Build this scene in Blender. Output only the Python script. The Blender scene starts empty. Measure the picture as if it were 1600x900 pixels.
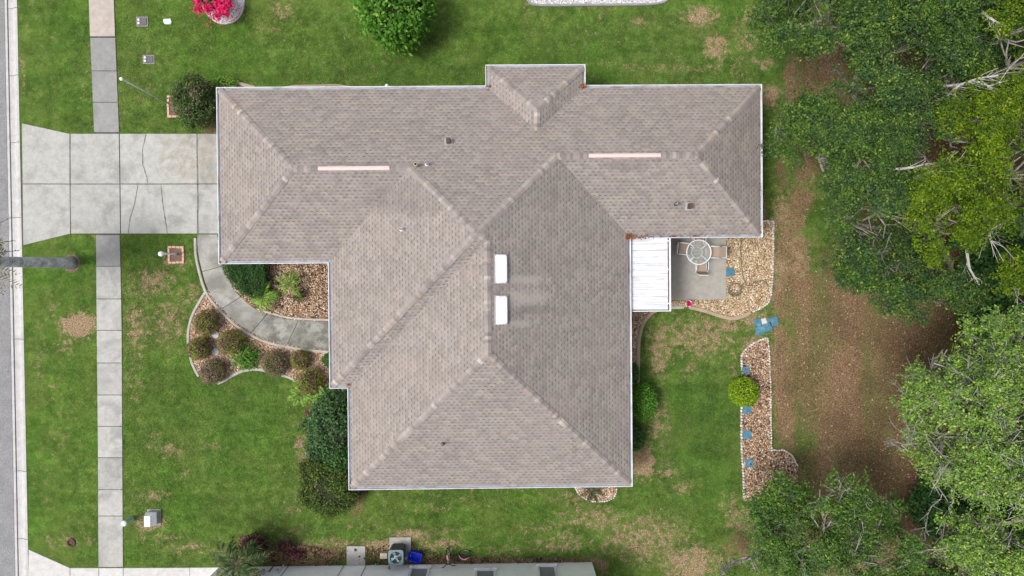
import bpy, math, random
import numpy as np
from mathutils import Vector, Matrix
R_ = math.radians
SC = bpy.context.scene
COL = SC.collection
random.seed(7); RNG = np.random.default_rng(7)

# ------------------------------------------------------------ camera
HC = 31.99; FPX = 1067.0
XR = np.array([0.99990415, -0.0088034, 0.01068644])
YR = np.array([0.0089368, 0.99988193, -0.01250073])
DV = np.array([0.01057513, -0.01259504, -0.99986476])
cam_d = bpy.data.cameras.new('camera'); cam = bpy.data.objects.new('camera', cam_d); COL.objects.link(cam)
cam_d.sensor_width = 36.0; cam_d.lens = 36.0 * FPX / 1600.0; cam_d.clip_start = 0.5; cam_d.clip_end = 1500
mw = Matrix.Identity(4)
for i in range(3):
    mw[i][0] = XR[i]; mw[i][1] = YR[i]; mw[i][2] = -DV[i]
mw[2][3] = HC
cam.matrix_world = mw
SC.camera = cam

def P(px, py, z=0.0):
    """surveying helper: real position, at height z, of a point measured on the aerial photograph"""
    v = XR * (px - 800) / FPX + YR * (450 - py) / FPX + DV
    t = (HC - z) / -v[2]
    return (float(v[0] * t), float(v[1] * t))
def P3(px, py, z=0.0):
    a = P(px, py, z); return (a[0], a[1], z)

# ------------------------------------------------------------ light
SUN_EL, SUN_AZ = 60.0, 258.0          # compass style: from the south-west of the picture
w = bpy.data.worlds.new('World'); SC.world = w; w.use_nodes = True
nt = w.node_tree; nt.nodes.clear()
sky = nt.nodes.new('ShaderNodeTexSky'); sky.sky_type = 'NISHITA'; sky.sun_disc = False
sky.sun_elevation = R_(SUN_EL); sky.sun_rotation = R_(SUN_AZ)
sky.air_density = 1.0; sky.dust_density = 4.0; sky.ozone_density = 1.0
hs = nt.nodes.new('ShaderNodeHueSaturation'); hs.inputs['Saturation'].default_value = 0.42
bg = nt.nodes.new('ShaderNodeBackground'); bg.inputs['Strength'].default_value = 0.15
wo = nt.nodes.new('ShaderNodeOutputWorld')
nt.links.new(sky.outputs[0], hs.inputs['Color']); nt.links.new(hs.outputs[0], bg.inputs['Color']); nt.links.new(bg.outputs[0], wo.inputs[0])
sd = bpy.data.lights.new('sun', 'SUN'); sd.energy = 2.1; sd.angle = R_(15); sd.color = (1.0, 0.965, 0.925)
so = bpy.data.objects.new('sun', sd); COL.objects.link(so)
az = R_(SUN_AZ); el = R_(SUN_EL)
sdir = Vector((math.sin(az) * math.cos(el), math.cos(az) * math.cos(el), math.sin(el)))
so.rotation_euler = sdir.to_track_quat('Z', 'Y').to_euler(); so.location = (0, 0, 60)
SC.view_settings.view_transform = 'Standard'; SC.view_settings.look = 'None'
SC.view_settings.gamma = 1.0; SC.view_settings.use_curve_mapping = False
SC.view_settings.exposure = 0.32
SC.render.engine = 'CYCLES'
SC.cycles.max_bounces = 5; SC.cycles.diffuse_bounces = 3; SC.cycles.transmission_bounces = 4

# ------------------------------------------------------------ materials
class N:
    """tiny node-tree writer"""
    def __init__(s, name):
        s.m = bpy.data.materials.new(name); s.m.use_nodes = True
        s.t = s.m.node_tree; s.t.nodes.clear()
        s.out = s.t.nodes.new('ShaderNodeOutputMaterial')
        s.b = s.t.nodes.new('ShaderNodeBsdfPrincipled')
        s.t.links.new(s.b.outputs[0], s.out.inputs[0])
        s.b.inputs['Roughness'].default_value = 0.8
        s.b.inputs['Specular IOR Level'].default_value = 0.3
    def n(s, ty, **kw):
        o = s.t.nodes.new('ShaderNode' + ty)
        for k, v in kw.items():
            setattr(o, k, v)
        return o
    def l(s, a, b): s.t.links.new(a, b)
    def set(s, sock, v):
        if hasattr(v, 'is_linked') or hasattr(v, 'links'): s.l(v, sock)
        elif isinstance(v, (tuple, list)) and len(v) == 3 and sock.type == 'RGBA': sock.default_value = (*v, 1)
        else: sock.default_value = v
    def math(s, op, a, b=0.0, c=None, clamp=False):
        o = s.n('Math', operation=op, use_clamp=clamp)
        s.set(o.inputs[0], a); s.set(o.inputs[1], b)
        if c is not None: s.set(o.inputs[2], c)
        return o.outputs[0]
    def mix(s, f, a, b, mode='MIX'):
        o = s.n('Mix', data_type='RGBA', blend_type=mode)
        s.set(o.inputs[0], f); s.set(o.inputs[6], a); s.set(o.inputs[7], b)
        return o.outputs[2]
    def pos(s): return s.n('NewGeometry').outputs['Position']
    def noise(s, vec, scale, detail=3.0, rough=0.55, dist=0.0):
        o = s.n('TexNoise'); s.l(vec, o.inputs['Vector']); o.inputs['Scale'].default_value = scale
        o.inputs['Detail'].default_value = detail; o.inputs['Roughness'].default_value = rough
        o.inputs['Distortion'].default_value = dist
        return o.outputs['Fac']
    def ramp(s, f, stops, interp='LINEAR'):
        o = s.n('ValToRGB'); o.color_ramp.interpolation = interp; s.set(o.inputs[0], f)
        e = o.color_ramp.elements
        while len(e) < len(stops): e.new(0.5)
        for i, (p, c) in enumerate(stops):
            e[i].position = p; e[i].color = (*c, 1) if len(c) == 3 else c
        return o.outputs[0]
    def mr(s, v, a, b, c=0.0, d=1.0, smooth=False):
        o = s.n('MapRange'); o.clamp = True
        if smooth: o.interpolation_type = 'SMOOTHSTEP'
        s.set(o.inputs[0], v); o.inputs[1].default_value = a; o.inputs[2].default_value = b
        o.inputs[3].default_value = c; o.inputs[4].default_value = d
        return o.outputs[0]
    def bump(s, h, strength=0.3, dist=0.02):
        o = s.n('Bump'); o.inputs['Strength'].default_value = strength; o.inputs['Distance'].default_value = dist
        s.l(h, o.inputs['Height']); s.l(o.outputs[0], s.b.inputs['Normal'])
    def col(s, c): s.set(s.b.inputs['Base Color'], c)
    def rough(s, r): s.b.inputs['Roughness'].default_value = r
    def island(s): return s.n('NewGeometry').outputs['Random Per Island']
    def scale_col(s, c, f): 
        o = s.n('VectorMath', operation='SCALE'); s.l(c, o.inputs[0]); s.set(o.inputs['Scale'], f); return o.outputs[0]

def simple(name, c, rough=0.6, metal=0.0, var=0.12, scale=6.0, spec=0.3, dirt=None):
    k = N(name); p = k.pos(); n1 = k.noise(p, scale, 4); n2 = k.noise(p, scale * 7, 2)
    f = k.math('ADD', k.mr(n1, .3, .7, 1 - var, 1 + var), k.mr(n2, .3, .7, -var * .5, var * .5))
    base = k.n('RGB'); base.outputs[0].default_value = (*c, 1)
    cc = k.scale_col(base.outputs[0], f)
    if dirt: cc = k.mix(k.mr(k.noise(p, scale * .6, 5, .65), .5, .68, 0, .7), cc, dirt)
    k.col(cc); k.rough(rough); k.b.inputs['Metallic'].default_value = metal; k.b.inputs['Specular IOR Level'].default_value = spec
    return k.m

def concrete(name, c, tint=0.10, stain=(0.17, 0.16, 0.14), stain_amt=0.5, warm=None, thr=(.5, .72), brd=.9):
    k = N(name); p = k.pos(); isl = k.island()
    base = k.n('RGB'); base.outputs[0].default_value = (*c, 1)
    f = k.math('ADD', k.mr(isl, 0, 1, 1 - tint, 1 + tint), k.mr(k.noise(p, 3.2, 7, .78), .35, .65, -.13, .13))
    f = k.math('ADD', f, k.mr(k.noise(p, 45, 2, .6), .3, .7, -.07, .07))
    cc = k.scale_col(base.outputs[0], f)
    m = k.math('MULTIPLY', k.mr(k.noise(p, brd, 7, .68, .4), thr[0], thr[1], 0, 1, True), stain_amt)
    cc = k.mix(m, cc, stain)
    cc = k.mix(k.math('MULTIPLY', k.mr(k.noise(p, 7, 6, .8), .52, .66, 0, 1), stain_amt * .5), cc, stain)
    if warm: cc = k.mix(k.mr(k.noise(p, .35, 3), .45, .65, 0, .5), cc, warm)
    k.col(cc); k.rough(.9); k.bump(k.noise(p, 60, 3, .7), .25, .01)
    return k

M = {}
M['drive'] = concrete('driveway_concrete', (.375, .375, .352), .07, (.20, .20, .18), .62, thr=(.46, .70))
# rusty leaf stains at the garage end, a thing of the slab itself
def stain_at(k, cx, cy, r, c, scale=3.0, amt=.7):
    p = k.pos(); s = k.n('VectorMath', operation='DISTANCE'); k.l(p, s.inputs[0]); s.inputs[1].default_value = (cx, cy, 0.03)
    d = k.mr(s.outputs['Value'], r * .4, r, 1, 0, True)
    m = k.math('MULTIPLY', d, k.mr(k.noise(p, scale, 6, .75), .42, .62, 0, amt))
    lk = k.b.inputs['Base Color'].links[0].from_socket
    k.col(k.mix(m, lk, c))
sx, sy = P(300, 245); stain_at(M['drive'], sx, sy, 2.0, (.26, .20, .12), 2.2, .6)
M['drive'] = M['drive'].m
M['walk'] = concrete('sidewalk_concrete', (0.370, 0.361, 0.340), .10, (.20, .20, .19), .65, thr=(.44, .66), brd=.8).m
M['walk_dark'] = concrete('weathered_walk_concrete', (0.246, 0.244, 0.234), .07, (.16, .155, .15), .6).m
M['walk_pink'] = concrete('warm_walk_concrete', (0.413, 0.361, 0.318), .03, (.22, .20, .18), .5).m
_pk = concrete('path_concrete', (0.319, 0.315, 0.286), .12, (.15, .145, .125), .75, thr=(.42, .66), brd=.7)
for _a, _b, _r in ((470, 525, 2.3), (420, 512, 1.5), (520, 525, 2.0)): stain_at(_pk, *P(_a, _b), _r, (.115, .115, .095), 1.6, .85)
M['path'] = _pk.m
M['kerb'] = concrete('kerb_concrete', (0.440, 0.431, 0.422), .04, (.28, .27, .26), .5, brd=1.4).m
M['neigh'] = concrete('neighbour_concrete', (0.484, 0.475, 0.458), .04, (.30, .29, .27), .4).m
M['patio'] = concrete('patio_concrete', (0.320, 0.308, 0.276), .02, (.40, .29, .19), .35, brd=.8).m
M['curbing'] = concrete('garden_curbing', (0.387, 0.360, 0.320), .06, (.24, .21, .18), .5, brd=2).m
M['curbing_tan'] = concrete('tan_garden_curbing', (.36, .28, .20), .06, (.22, .17, .12), .5, brd=2).m
M['joint'] = simple('joint_filler', (.09, .085, .08), .95, var=.3)
M['crack'] = simple('crack_dark', (.17, .165, .15), .95, var=.3)

k = N('asphalt'); p = k.pos()
vv = k.n('TexVoronoi'); k.l(p, vv.inputs['Vector']); vv.inputs['Scale'].default_value = 55
c0 = k.ramp(vv.outputs['Color'], [(0, (.14, .14, .145)), (.6, (.235, .235, .24)), (1, (.38, .38, .38))])
c0 = k.mix(k.mr(k.noise(p, 1.2, 6, .7), .4, .7, 0, .45), c0, (.12, .12, .122))
c0 = k.mix(k.mr(k.noise(p, 3.0, 3, .7), .68, .75, 0, .8), c0, (.04, .04, .04))
k.col(c0); k.rough(.92); k.bump(vv.outputs['Distance'], .4, .01); M['asphalt'] = k.m

# lawn, bare soil and leaf litter: painted by what grows where (vertex masks), broken up by noise
def ground_nodes(k, p):
    dry = k.n('Attribute', attribute_name='dry').outputs['Fac']; lit = k.n('Attribute', attribute_name='litter').outputs['Fac']
    lush = k.n('Attribute', attribute_name='lush').outputs['Fac']
    n_s = k.noise(p, 9, 5, .7); n_m = k.noise(p, 2.2, 6, .72, .3); n_l = k.noise(p, .33, 5, .6); n_f = k.noise(p, 34, 3, .75)
    g = k.ramp(n_m, [(.34, (.036, .084, .008)), (.5, (.086, .150, .022)), (.64, (.160, .218, .050))])
    g = k.mix(k.mr(n_l, .40, .60, 0, .8), g, k.ramp(n_m, [(.34, (.032, .094, .007)), (.64, (.094, .205, .020))]))
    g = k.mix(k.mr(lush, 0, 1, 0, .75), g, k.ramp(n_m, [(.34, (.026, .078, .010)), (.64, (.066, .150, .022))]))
    ms = k.n('Mapping'); k.l(p, ms.inputs[0]); ms.inputs['Scale'].default_value = (.25, 1.6, 1)
    g = k.mix(k.mr(k.noise(ms.outputs[0], 1.0, 3, .6), .42, .62, 0, .35), g, (.034, .085, .012))
    g = k.scale_col(g, k.mr(k.noise(p, .75, 5, .7, .4), .36, .64, .72, 1.28))
    g = k.mix(k.mr(k.noise(p, .5, 4, .65, .6), .50, .64, 0, .40), g, (.125, .165, .036))
    g = k.mix(k.mr(n_s, .46, .62, 0, .45), g, (.028, .068, .008))
    g = k.mix(k.mr(k.noise(p, 5, 5, .8), .54, .68, 0, .55), g, (.20, .245, .075))
    g = k.mix(k.mr(n_f, .52, .66, 0, .5), g, (.20, .25, .08)); g = k.mix(k.mr(n_f, .48, .36, 0, .5), g, (.022, .048, .008))
    dryc = k.ramp(k.noise(p, 16, 4, .75), [(.36, (.15, .090, .050)), (.5, (.31, .205, .125)), (.62, (.50, .38, .26))])
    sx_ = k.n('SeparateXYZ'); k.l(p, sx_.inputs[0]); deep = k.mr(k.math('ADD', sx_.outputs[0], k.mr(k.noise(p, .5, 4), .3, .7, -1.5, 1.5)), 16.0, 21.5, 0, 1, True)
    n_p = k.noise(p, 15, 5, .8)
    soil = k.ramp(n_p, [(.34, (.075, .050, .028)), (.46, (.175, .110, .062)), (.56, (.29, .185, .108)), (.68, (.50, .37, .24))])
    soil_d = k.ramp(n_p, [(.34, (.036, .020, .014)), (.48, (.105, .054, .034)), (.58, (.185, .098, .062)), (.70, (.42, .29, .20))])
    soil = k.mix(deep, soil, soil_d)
    ms = k.n('Mapping'); k.l(p, ms.inputs[0]); ms.inputs['Scale'].default_value = (1.0, .14, 1); st = k.noise(ms.outputs[0], .75, 5, .7)
    soil = k.mix(k.math('MULTIPLY', k.mr(st, .44, .58, 0, .80), k.mr(deep, 0, 1, 1, .55)), soil, k.ramp(n_p, [(.36, (.060, .064, .018)), (.64, (.20, .205, .072))]))
    soil = k.mix(k.mr(k.noise(p, .55, 5, .7), .47, .62, 0, .45), soil, k.ramp(n_p, [(.36, (.040, .030, .016)), (.64, (.12, .085, .05))]))
    f1 = k.math('ADD', dry, k.math('MULTIPLY', k.math('SUBTRACT', k.noise(p, 3.2, 7, .82, .5), .5), 2.6))
    c = k.mix(k.mr(f1, .34, .78, 0, .9, True), g, dryc)
    f2 = k.math('ADD', lit, k.math('MULTIPLY', k.math('SUBTRACT', k.noise(p, 1.5, 8, .85, .3), .5), 2.2))
    return k.mix(k.mr(f2, .34, .66, 0, 1, True), c, soil), n_s
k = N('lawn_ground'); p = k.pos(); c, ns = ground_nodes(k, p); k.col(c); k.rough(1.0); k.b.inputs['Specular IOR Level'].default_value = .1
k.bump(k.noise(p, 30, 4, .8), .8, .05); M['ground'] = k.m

def leafmat(name, stops, rough=.75, trans=.14, clump=None, cscale=1.7):
    k = N(name); isl = k.island(); c = k.ramp(isl, stops)
    if clump:
        c = k.mix(k.mr(k.noise(k.pos(), cscale, 3, .6), .44, .58, 0, .85), c, k.ramp(isl, clump))
    k.col(c); k.rough(rough); k.b.inputs['Specular IOR Level'].default_value = .12
    tr = k.n('BsdfTranslucent'); k.l(k.scale_col(c, 1.4), tr.inputs[0])
    mx = k.n('MixShader'); mx.inputs[0].default_value = trans
    k.l(k.b.outputs[0], mx.inputs[1]); k.l(tr.outputs[0], mx.inputs[2]); k.l(mx.outputs[0], k.out.inputs[0])
    return k.m
M['oak'] = leafmat('oak_leaves', [(0, (.030, .068, .013)), (.45, (.060, .122, .020)), (.85, (.115, .195, .034)), (.985, (.17, .25, .04)), (1, (.36, .38, .05))],
                   clump=[(0, (.014, .040, .014)), (.7, (.036, .080, .026)), (1, (.10, .16, .05))])
M['oak2'] = leafmat('deep_oak_leaves', [(0, (.026, .060, .013)), (.5, (.050, .105, .020)), (.9, (.100, .175, .032)), (1, (.30, .34, .05))],
                    clump=[(0, (.013, .038, .015)), (.7, (.034, .075, .027)), (1, (.10, .16, .06))])
M['yellowgreen'] = leafmat('yellow_green_leaves', [(0, (.045, .092, .004)), (.5, (.092, .155, .006)), (.93, (.155, .225, .010)), (1, (.30, .34, .03))],
                           clump=[(0, (.020, .050, .005)), (.7, (.052, .105, .008)), (1, (.13, .19, .015))])
M['lightgreen'] = leafmat('light_green_leaves', [(0, (.068, .138, .018)), (.45, (.132, .245, .034)), (.85, (.212, .345, .056)), (1, (.40, .48, .11))],
                          clump=[(0, (.040, .088, .024)), (.7, (.105, .180, .048)), (1, (.26, .34, .10))])
M['midgreen'] = leafmat('mid_green_leaves', [(0, (.034, .082, .014)), (.5, (.072, .152, .024)), (.9, (.125, .225, .038)), (1, (.24, .32, .06))],
                        clump=[(0, (.024, .056, .014)), (.7, (.055, .112, .026)), (1, (.13, .20, .05))])
M['bushgreen'] = leafmat('bright_bush_leaves', [(0, (0.032, 0.099, 0.012)), (.5, (0.069, 0.189, 0.020)), (.9, (0.116, 0.266, 0.031)), (1, (0.211, 0.354, 0.061))])
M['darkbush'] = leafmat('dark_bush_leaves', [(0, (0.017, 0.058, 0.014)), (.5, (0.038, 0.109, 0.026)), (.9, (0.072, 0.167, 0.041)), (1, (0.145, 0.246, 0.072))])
M['bluegreen'] = leafmat('blue_green_leaves', [(0, (.022, .058, .018)), (.5, (.048, .105, .032)), (.9, (.085, .165, .050)), (1, (.18, .25, .10))], clump=[(0, (.018, .052, .024)), (1, (.08, .15, .065))], cscale=2)
M['olive'] = leafmat('olive_bush_leaves', [(0, (.028, .058, .012)), (.5, (.058, .108, .020)), (.85, (.10, .165, .03)), (1, (.30, .24, .06))], clump=[(0, (.022, .036, .012)), (.8, (.055, .085, .022)), (1, (.16, .15, .06))], cscale=2)
M['nwbush'] = leafmat('dark_olive_leaves', [(0, (.022, .050, .012)), (.5, (.050, .100, .022)), (.9, (.095, .165, .035)), (1, (.24, .26, .08))], clump=[(0, (.05, .05, .022)), (.7, (.10, .10, .05)), (1, (.24, .22, .14))], cscale=1.6)
M['brownbush'] = leafmat('bronzed_shrub_leaves', [(0, (0.068, 0.048, 0.027)), (.5, (0.145, 0.102, 0.054)), (.9, (0.238, 0.170, 0.093)), (1, (0.374, 0.255, 0.153))],
                         clump=[(0, (0.085, 0.102, 0.017)), (.6, (0.178, 0.212, 0.031)), (1, (0.340, 0.340, 0.068))], cscale=3.0)
M['brownbush2'] = leafmat('grey_brown_shrub_leaves', [(0, (0.076, 0.054, 0.040)), (.5, (0.162, 0.119, 0.086)), (.9, (0.270, 0.198, 0.144)), (1, (0.432, 0.342, 0.252))],
                          clump=[(0, (0.072, 0.072, 0.029)), (.6, (0.153, 0.153, 0.054)), (1, (0.306, 0.270, 0.108))], cscale=3.0)
M['lime'] = leafmat('lime_ball_leaves', [(0, (0.062, 0.138, 0.007)), (.5, (0.150, 0.275, 0.010)), (.9, (0.275, 0.400, 0.015)), (1, (0.450, 0.500, 0.050))])
M['cycad'] = leafmat('cycad_leaves', [(0, (0.065, 0.169, 0.016)), (.5, (0.156, 0.312, 0.039)), (1, (0.338, 0.494, 0.104))])
M['palmleaf'] = leafmat('palm_leaves', [(0, (0.058, 0.098, 0.023)), (.6, (0.143, 0.182, 0.052)), (1, (0.390, 0.351, 0.156))])
M['darkpalm'] = leafmat('dark_palm_leaves', [(0, (.014, .036, .010)), (.6, (.040, .080, .022)), (1, (.16, .16, .07))])
M['purple'] = leafmat('purple_leaves', [(0, (.030, .012, .014)), (.6, (.085, .034, .038)), (1, (.22, .08, .10))])
M['flower'] = leafmat('magenta_flowers', [(0, (.42, .006, .06)), (.6, (.68, .015, .12)), (1, (.82, .10, .26))], trans=.2)
M['straw'] = leafmat('dead_fronds', [(0, (.22, .16, .08)), (1, (.48, .40, .24))])
M['bark'] = simple('grey_bark', (.26, .235, .205), .95, var=.35, scale=5)
M['twig'] = simple('lichen_twigs', (.40, .385, .355), .95, var=.25, scale=4)
M['oaktwig'] = simple('oak_twigs', (.19, .18, .155), .95, var=.3, scale=4)
M['brownbark'] = simple('brown_bark', (.12, .085, .06), .95, var=.3, scale=5)
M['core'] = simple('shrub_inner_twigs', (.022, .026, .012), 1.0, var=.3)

k = N('grass_blades'); c, ns = ground_nodes(k, k.pos())
c = k.scale_col(c, k.mr(k.island(), 0, 1, .80, 1.75)); k.col(c); k.rough(.8); k.b.inputs['Specular IOR Level'].default_value = .2
M['grass'] = k.m

def stones_mat(name, stops):
    k = N(name); c = k.ramp(k.island(), stops); k.col(c); k.rough(.75); return k.m
def bed_mat(name, stops):
    k = N(name); p = k.pos(); v = k.n('TexVoronoi'); k.l(p, v.inputs['Vector']); v.inputs['Scale'].default_value = 25
    s = k.n('SeparateColor'); k.l(v.outputs['Color'], s.inputs[0])
    c = k.ramp(s.outputs[0], stops); c = k.mix(k.mr(v.outputs['Distance'], .35, .75, 0, .75), c, (.07, .045, .03))
    k.col(c); k.rough(.9); k.bump(k.math('SUBTRACT', 1, v.outputs['Distance']), .9, .03); return k.m
TAN = [(0, (.16, .08, .04)), (.25, (.33, .185, .10)), (.5, (.50, .32, .20)), (.75, (.62, .47, .35)), (1, (.76, .68, .58))]
TAN2 = [(0, (.14, .085, .04)), (.25, (.33, .205, .10)), (.5, (.50, .36, .21)), (.75, (.62, .50, .34)), (1, (.78, .71, .58))]
PINKT = [(0, (.13, .070, .035)), (.3, (.30, .170, .088)), (.6, (.44, .285, .175)), (.8, (.58, .44, .31)), (1, (.78, .71, .62))]
WHT = [(0, (.40, .40, .42)), (.4, (.66, .66, .68)), (1, (.85, .85, .86))]
M['st_tan'] = stones_mat('tan_river_rock', TAN); M['bed_tan'] = bed_mat('tan_rock_bed', TAN)
M['st_gold'] = stones_mat('golden_river_rock', TAN2); M['bed_gold'] = bed_mat('golden_rock_bed', TAN2)
M['st_pink'] = stones_mat('mixed_river_rock', PINKT); M['bed_pink'] = bed_mat('mixed_rock_bed', PINKT)
M['st_white'] = stones_mat('white_marble_chips', WHT); M['bed_white'] = bed_mat('white_chip_bed', WHT)
MUL = [(0, (.03, .018, .014)), (.5, (.09, .05, .035)), (.85, (.16, .09, .06)), (1, (.34, .26, .20))]
M['bed_mulch'] = bed_mat('brown_mulch', MUL); M['st_mulch'] = stones_mat('mulch_chips', MUL)

# shingles: uv in metres along the course / up the slope
k = N('asphalt_shingles'); uv = k.n('UVMap').outputs[0]; sp = k.n('SeparateXYZ'); k.l(uv, sp.inputs[0]); p = k.pos()
row = k.math('DIVIDE', sp.outputs[1], .146); rf = k.math('FLOOR', row); fv = k.math('FRACT', row)
wn = k.n('TexWhiteNoise', noise_dimensions='1D'); k.l(rf, wn.inputs['W'])
u = k.math('ADD', k.math('DIVIDE', sp.outputs[0], .235), k.math('ADD', k.math('MULTIPLY', rf, .5), k.math('MULTIPLY', wn.outputs['Value'], .16)))
uf = k.math('FLOOR', u); fu = k.math('FRACT', u)
cv = k.n('CombineXYZ'); k.l(uf, cv.inputs[0]); k.l(rf, cv.inputs[1])
wc = k.n('TexWhiteNoise', noise_dimensions='3D'); k.l(cv.outputs[0], wc.inputs['Vector'])
sc_ = k.n('SeparateColor'); k.l(wc.outputs['Color'], sc_.inputs[0])
tab = k.ramp(sc_.outputs[0], [(0, (0.242, 0.213, 0.195)), (.3, (0.269, 0.239, 0.218)), (.6, (0.286, 0.256, 0.235)), (.85, (0.311, 0.280, 0.257)), (1, (0.339, 0.291, 0.248))])
inu = k.math('MULTIPLY', k.mr(fu, .10, .22), k.mr(fu, .62, .78, 1, 0))
inv = k.math('MULTIPLY', k.mr(fv, .02, .10), k.mr(fv, .28, .50, 1, 0))
dash = k.math('MULTIPLY', k.math('MULTIPLY', inu, inv), k.mr(sc_.outputs[1], .05, .8, .34, .80))
c = k.mix(dash, tab, (.098, .084, .078))
c = k.mix(k.mr(fv, .86, 1.0, 0, .25), c, (.13, .11, .10))
c = k.mix(k.mr(k.noise(p, 1.3, 8, .80, .3), .48, .70, 0, .42), c, (.145, .125, .118))
c = k.mix(k.mr(k.noise(p, .45, 4, .6), .46, .66, 0, .22), c, (.33, .27, .235))
c = k.mix(k.mr(k.noise(p, 42, 3, .8), .46, .7, 0, .42), c, (.12, .10, .09))
# washed streaks running down-slope from the skylights
for (qx, qy, lx, ly) in ((820, 437, 1.15, .24), (822, 465, 1.1, .40), (810, 507, .7, .2)):
    cx, cy = P(qx, qy, 5.1)
    sub = k.n('VectorMath', operation='SUBTRACT'); k.l(p, sub.inputs[0]); sub.inputs[1].default_value = (cx, cy, 0)
    ml = k.n('VectorMath', operation='MULTIPLY'); k.l(sub.outputs[0], ml.inputs[0]); ml.inputs[1].default_value = (1 / lx, 1 / ly, 0)
    ln = k.n('VectorMath', operation='LENGTH'); k.l(ml.outputs[0], ln.inputs[0])
    d = k.math('ADD', ln.outputs['Value'], k.math('MULTIPLY', k.math('SUBTRACT', k.noise(p, 4, 5, .75), .5), 1.4))
    c = k.mix(k.mr(d, .2, 1.2, .48, 0, True), c, (.40, .36, .32))
for (qx, qy, qz, lx, ly) in ((838, 485, 4.9, 1.2, .22), (560, 258, 4.3, 1.7, .16), (640, 310, 4.3, 2.3, .8), (980, 258, 4.1, 1.2, .22)):
    cx, cy = P(qx, qy, qz)
    sub = k.n('VectorMath', operation='SUBTRACT'); k.l(p, sub.inputs[0]); sub.inputs[1].default_value = (cx, cy, 0)
    ml = k.n('VectorMath', operation='MULTIPLY'); k.l(sub.outputs[0], ml.inputs[0]); ml.inputs[1].default_value = (1 / lx, 1 / ly, 0)
    ln = k.n('VectorMath', operation='LENGTH'); k.l(ml.outputs[0], ln.inputs[0])
    d = k.math('ADD', ln.outputs['Value'], k.math('MULTIPLY', k.math('SUBTRACT', k.noise(p, 4, 5, .75), .5), 1.3))
    c = k.mix(k.mr(d, .5, 1.1, .30, 0, True), c, (.12, .105, .10))
k.col(c); k.rough(.95); k.b.inputs['Specular IOR Level'].default_value = .15
hgt = k.math('ADD', k.math('MULTIPLY', k.math('SUBTRACT', 1, fv), .6), k.math('MULTIPLY', dash, -.5))
k.bump(hgt, .5, .012); M['shingle'] = k.m
k = N('ridge_cap_shingles'); c = k.ramp(k.island(), [(0, (.20, .175, .162)), (.4, (.262, .230, .217)), (.72, (.290, .254, .234)), (.86, (.35, .312, .282)), (.94, (.29, .225, .18)), (1, (.43, .395, .36))])
c = k.mix(k.mr(k.noise(k.pos(), 60, 2), .5, .8, 0, .3), c, (.14, .12, .10)); k.col(c); k.rough(.95); M['cap'] = k.m

M['white'] = simple('white_aluminium', (.74, .745, .77), .45, var=.06, scale=2, dirt=(.42, .38, .36))
M['gutter_in'] = simple('gutter_trough', (.30, .32, .38), .6, var=.2, scale=3, dirt=(.10, .07, .06))
M['stucco'] = simple('pale_stucco', (.62, .57, .50), .9, var=.05)
M['stucco_white'] = simple('white_stucco', (.88, .90, .91), .85, var=.05, scale=2)
M['ventpink'] = simple('pale_pink_metal', (.72, .53, .51), .5, var=.05)
M['skylight'] = simple('white_skylight_dome', (.82, .83, .85), .25, var=.02)
M['alum'] = simple('grey_aluminium', (.42, .43, .44), .4, .3, var=.1)
M['darkmetal'] = simple('dark_metal', (.045, .05, .05), .5, .2, var=.2)
M['rust'] = simple('rusty_vent', (.10, .055, .04), .8, var=.3)
M['tanplastic'] = simple('tan_plastic', (.50, .42, .34), .6)
M['glass'] = simple('window_glass', (.08, .10, .12), .08, spec=.6, var=.2)
M['paneglass'] = simple('window_screen_grey', (.20, .22, .24), .5, var=.1)
M['tableglass'] = None
k = N('table_glass'); k.col((.52, .56, .54)); k.rough(.12); k.b.inputs['Alpha'].default_value = .15; k.b.inputs['Specular IOR Level'].default_value = .6; M['tableglass'] = k.m
M['sling'] = simple('tan_sling_fabric', (.33, .26, .20), .85, var=.1, scale=20)
M['chairwhite'] = simple('white_powder_coat', (.70, .71, .74), .4, var=.05)
M['chairgrey'] = simple('grey_powder_coat', (.36, .35, .36), .45, var=.1)
M['teal'] = simple('blue_painted_paver', (.065, .175, .245), .85, var=.25, scale=8, dirt=(.16, .30, .36))
M['palegrey'] = simple('pale_round_paver', (.50, .52, .52), .9, var=.1, scale=9)
M['blue'] = simple('blue_bin_plastic', (.012, .035, .55), .4, var=.1)
M['acbox'] = simple('grey_green_ac_paint', (.13, .19, .205), .5, .2, var=.08)
M['acfan'] = simple('ac_fan_metal', (.26, .33, .38), .5, .2, var=.1)
M['brickpink'] = simple('salmon_brick', (.58, .33, .25), .9, var=.2, scale=14, dirt=(.62, .50, .42))
M['soil'] = simple('bare_soil', (.16, .11, .08), 1, var=.35, scale=14)
M['pole'] = simple('pale_green_steel', (.42, .55, .52), .45, .2, var=.08)
M['globe'] = simple('white_globe', (.82, .82, .82), .3, var=.02)
M['greenpost'] = simple('green_pedestal_plastic', (.28, .42, .30), .6, var=.1)
M['greentop'] = simple('pale_green_cap', (.55, .70, .58), .6, var=.08)
M['meter'] = simple('dark_meter_lid', (.12, .115, .12), .8, var=.25, scale=12)
M['black'] = simple('black_rubber_and_dark_holes', (.012, .012, .013), .7, var=.2)
M['hotpink'] = simple('pink_bike_paint', (.72, .30, .42), .4, var=.05)
M['chrome'] = simple('chrome', (.5, .5, .52), .25, .8, var=.05)
M['palmtrunk'] = None
k = N('palm_trunk_bark'); p = k.pos(); sp = k.n('SeparateXYZ'); k.l(p, sp.inputs[0])
rg = k.math('FRACT', k.math('ADD', k.math('MULTIPLY', sp.outputs[2], 7.0), k.math('MULTIPLY', k.noise(p, 3, 3), 1.2)))
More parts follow.
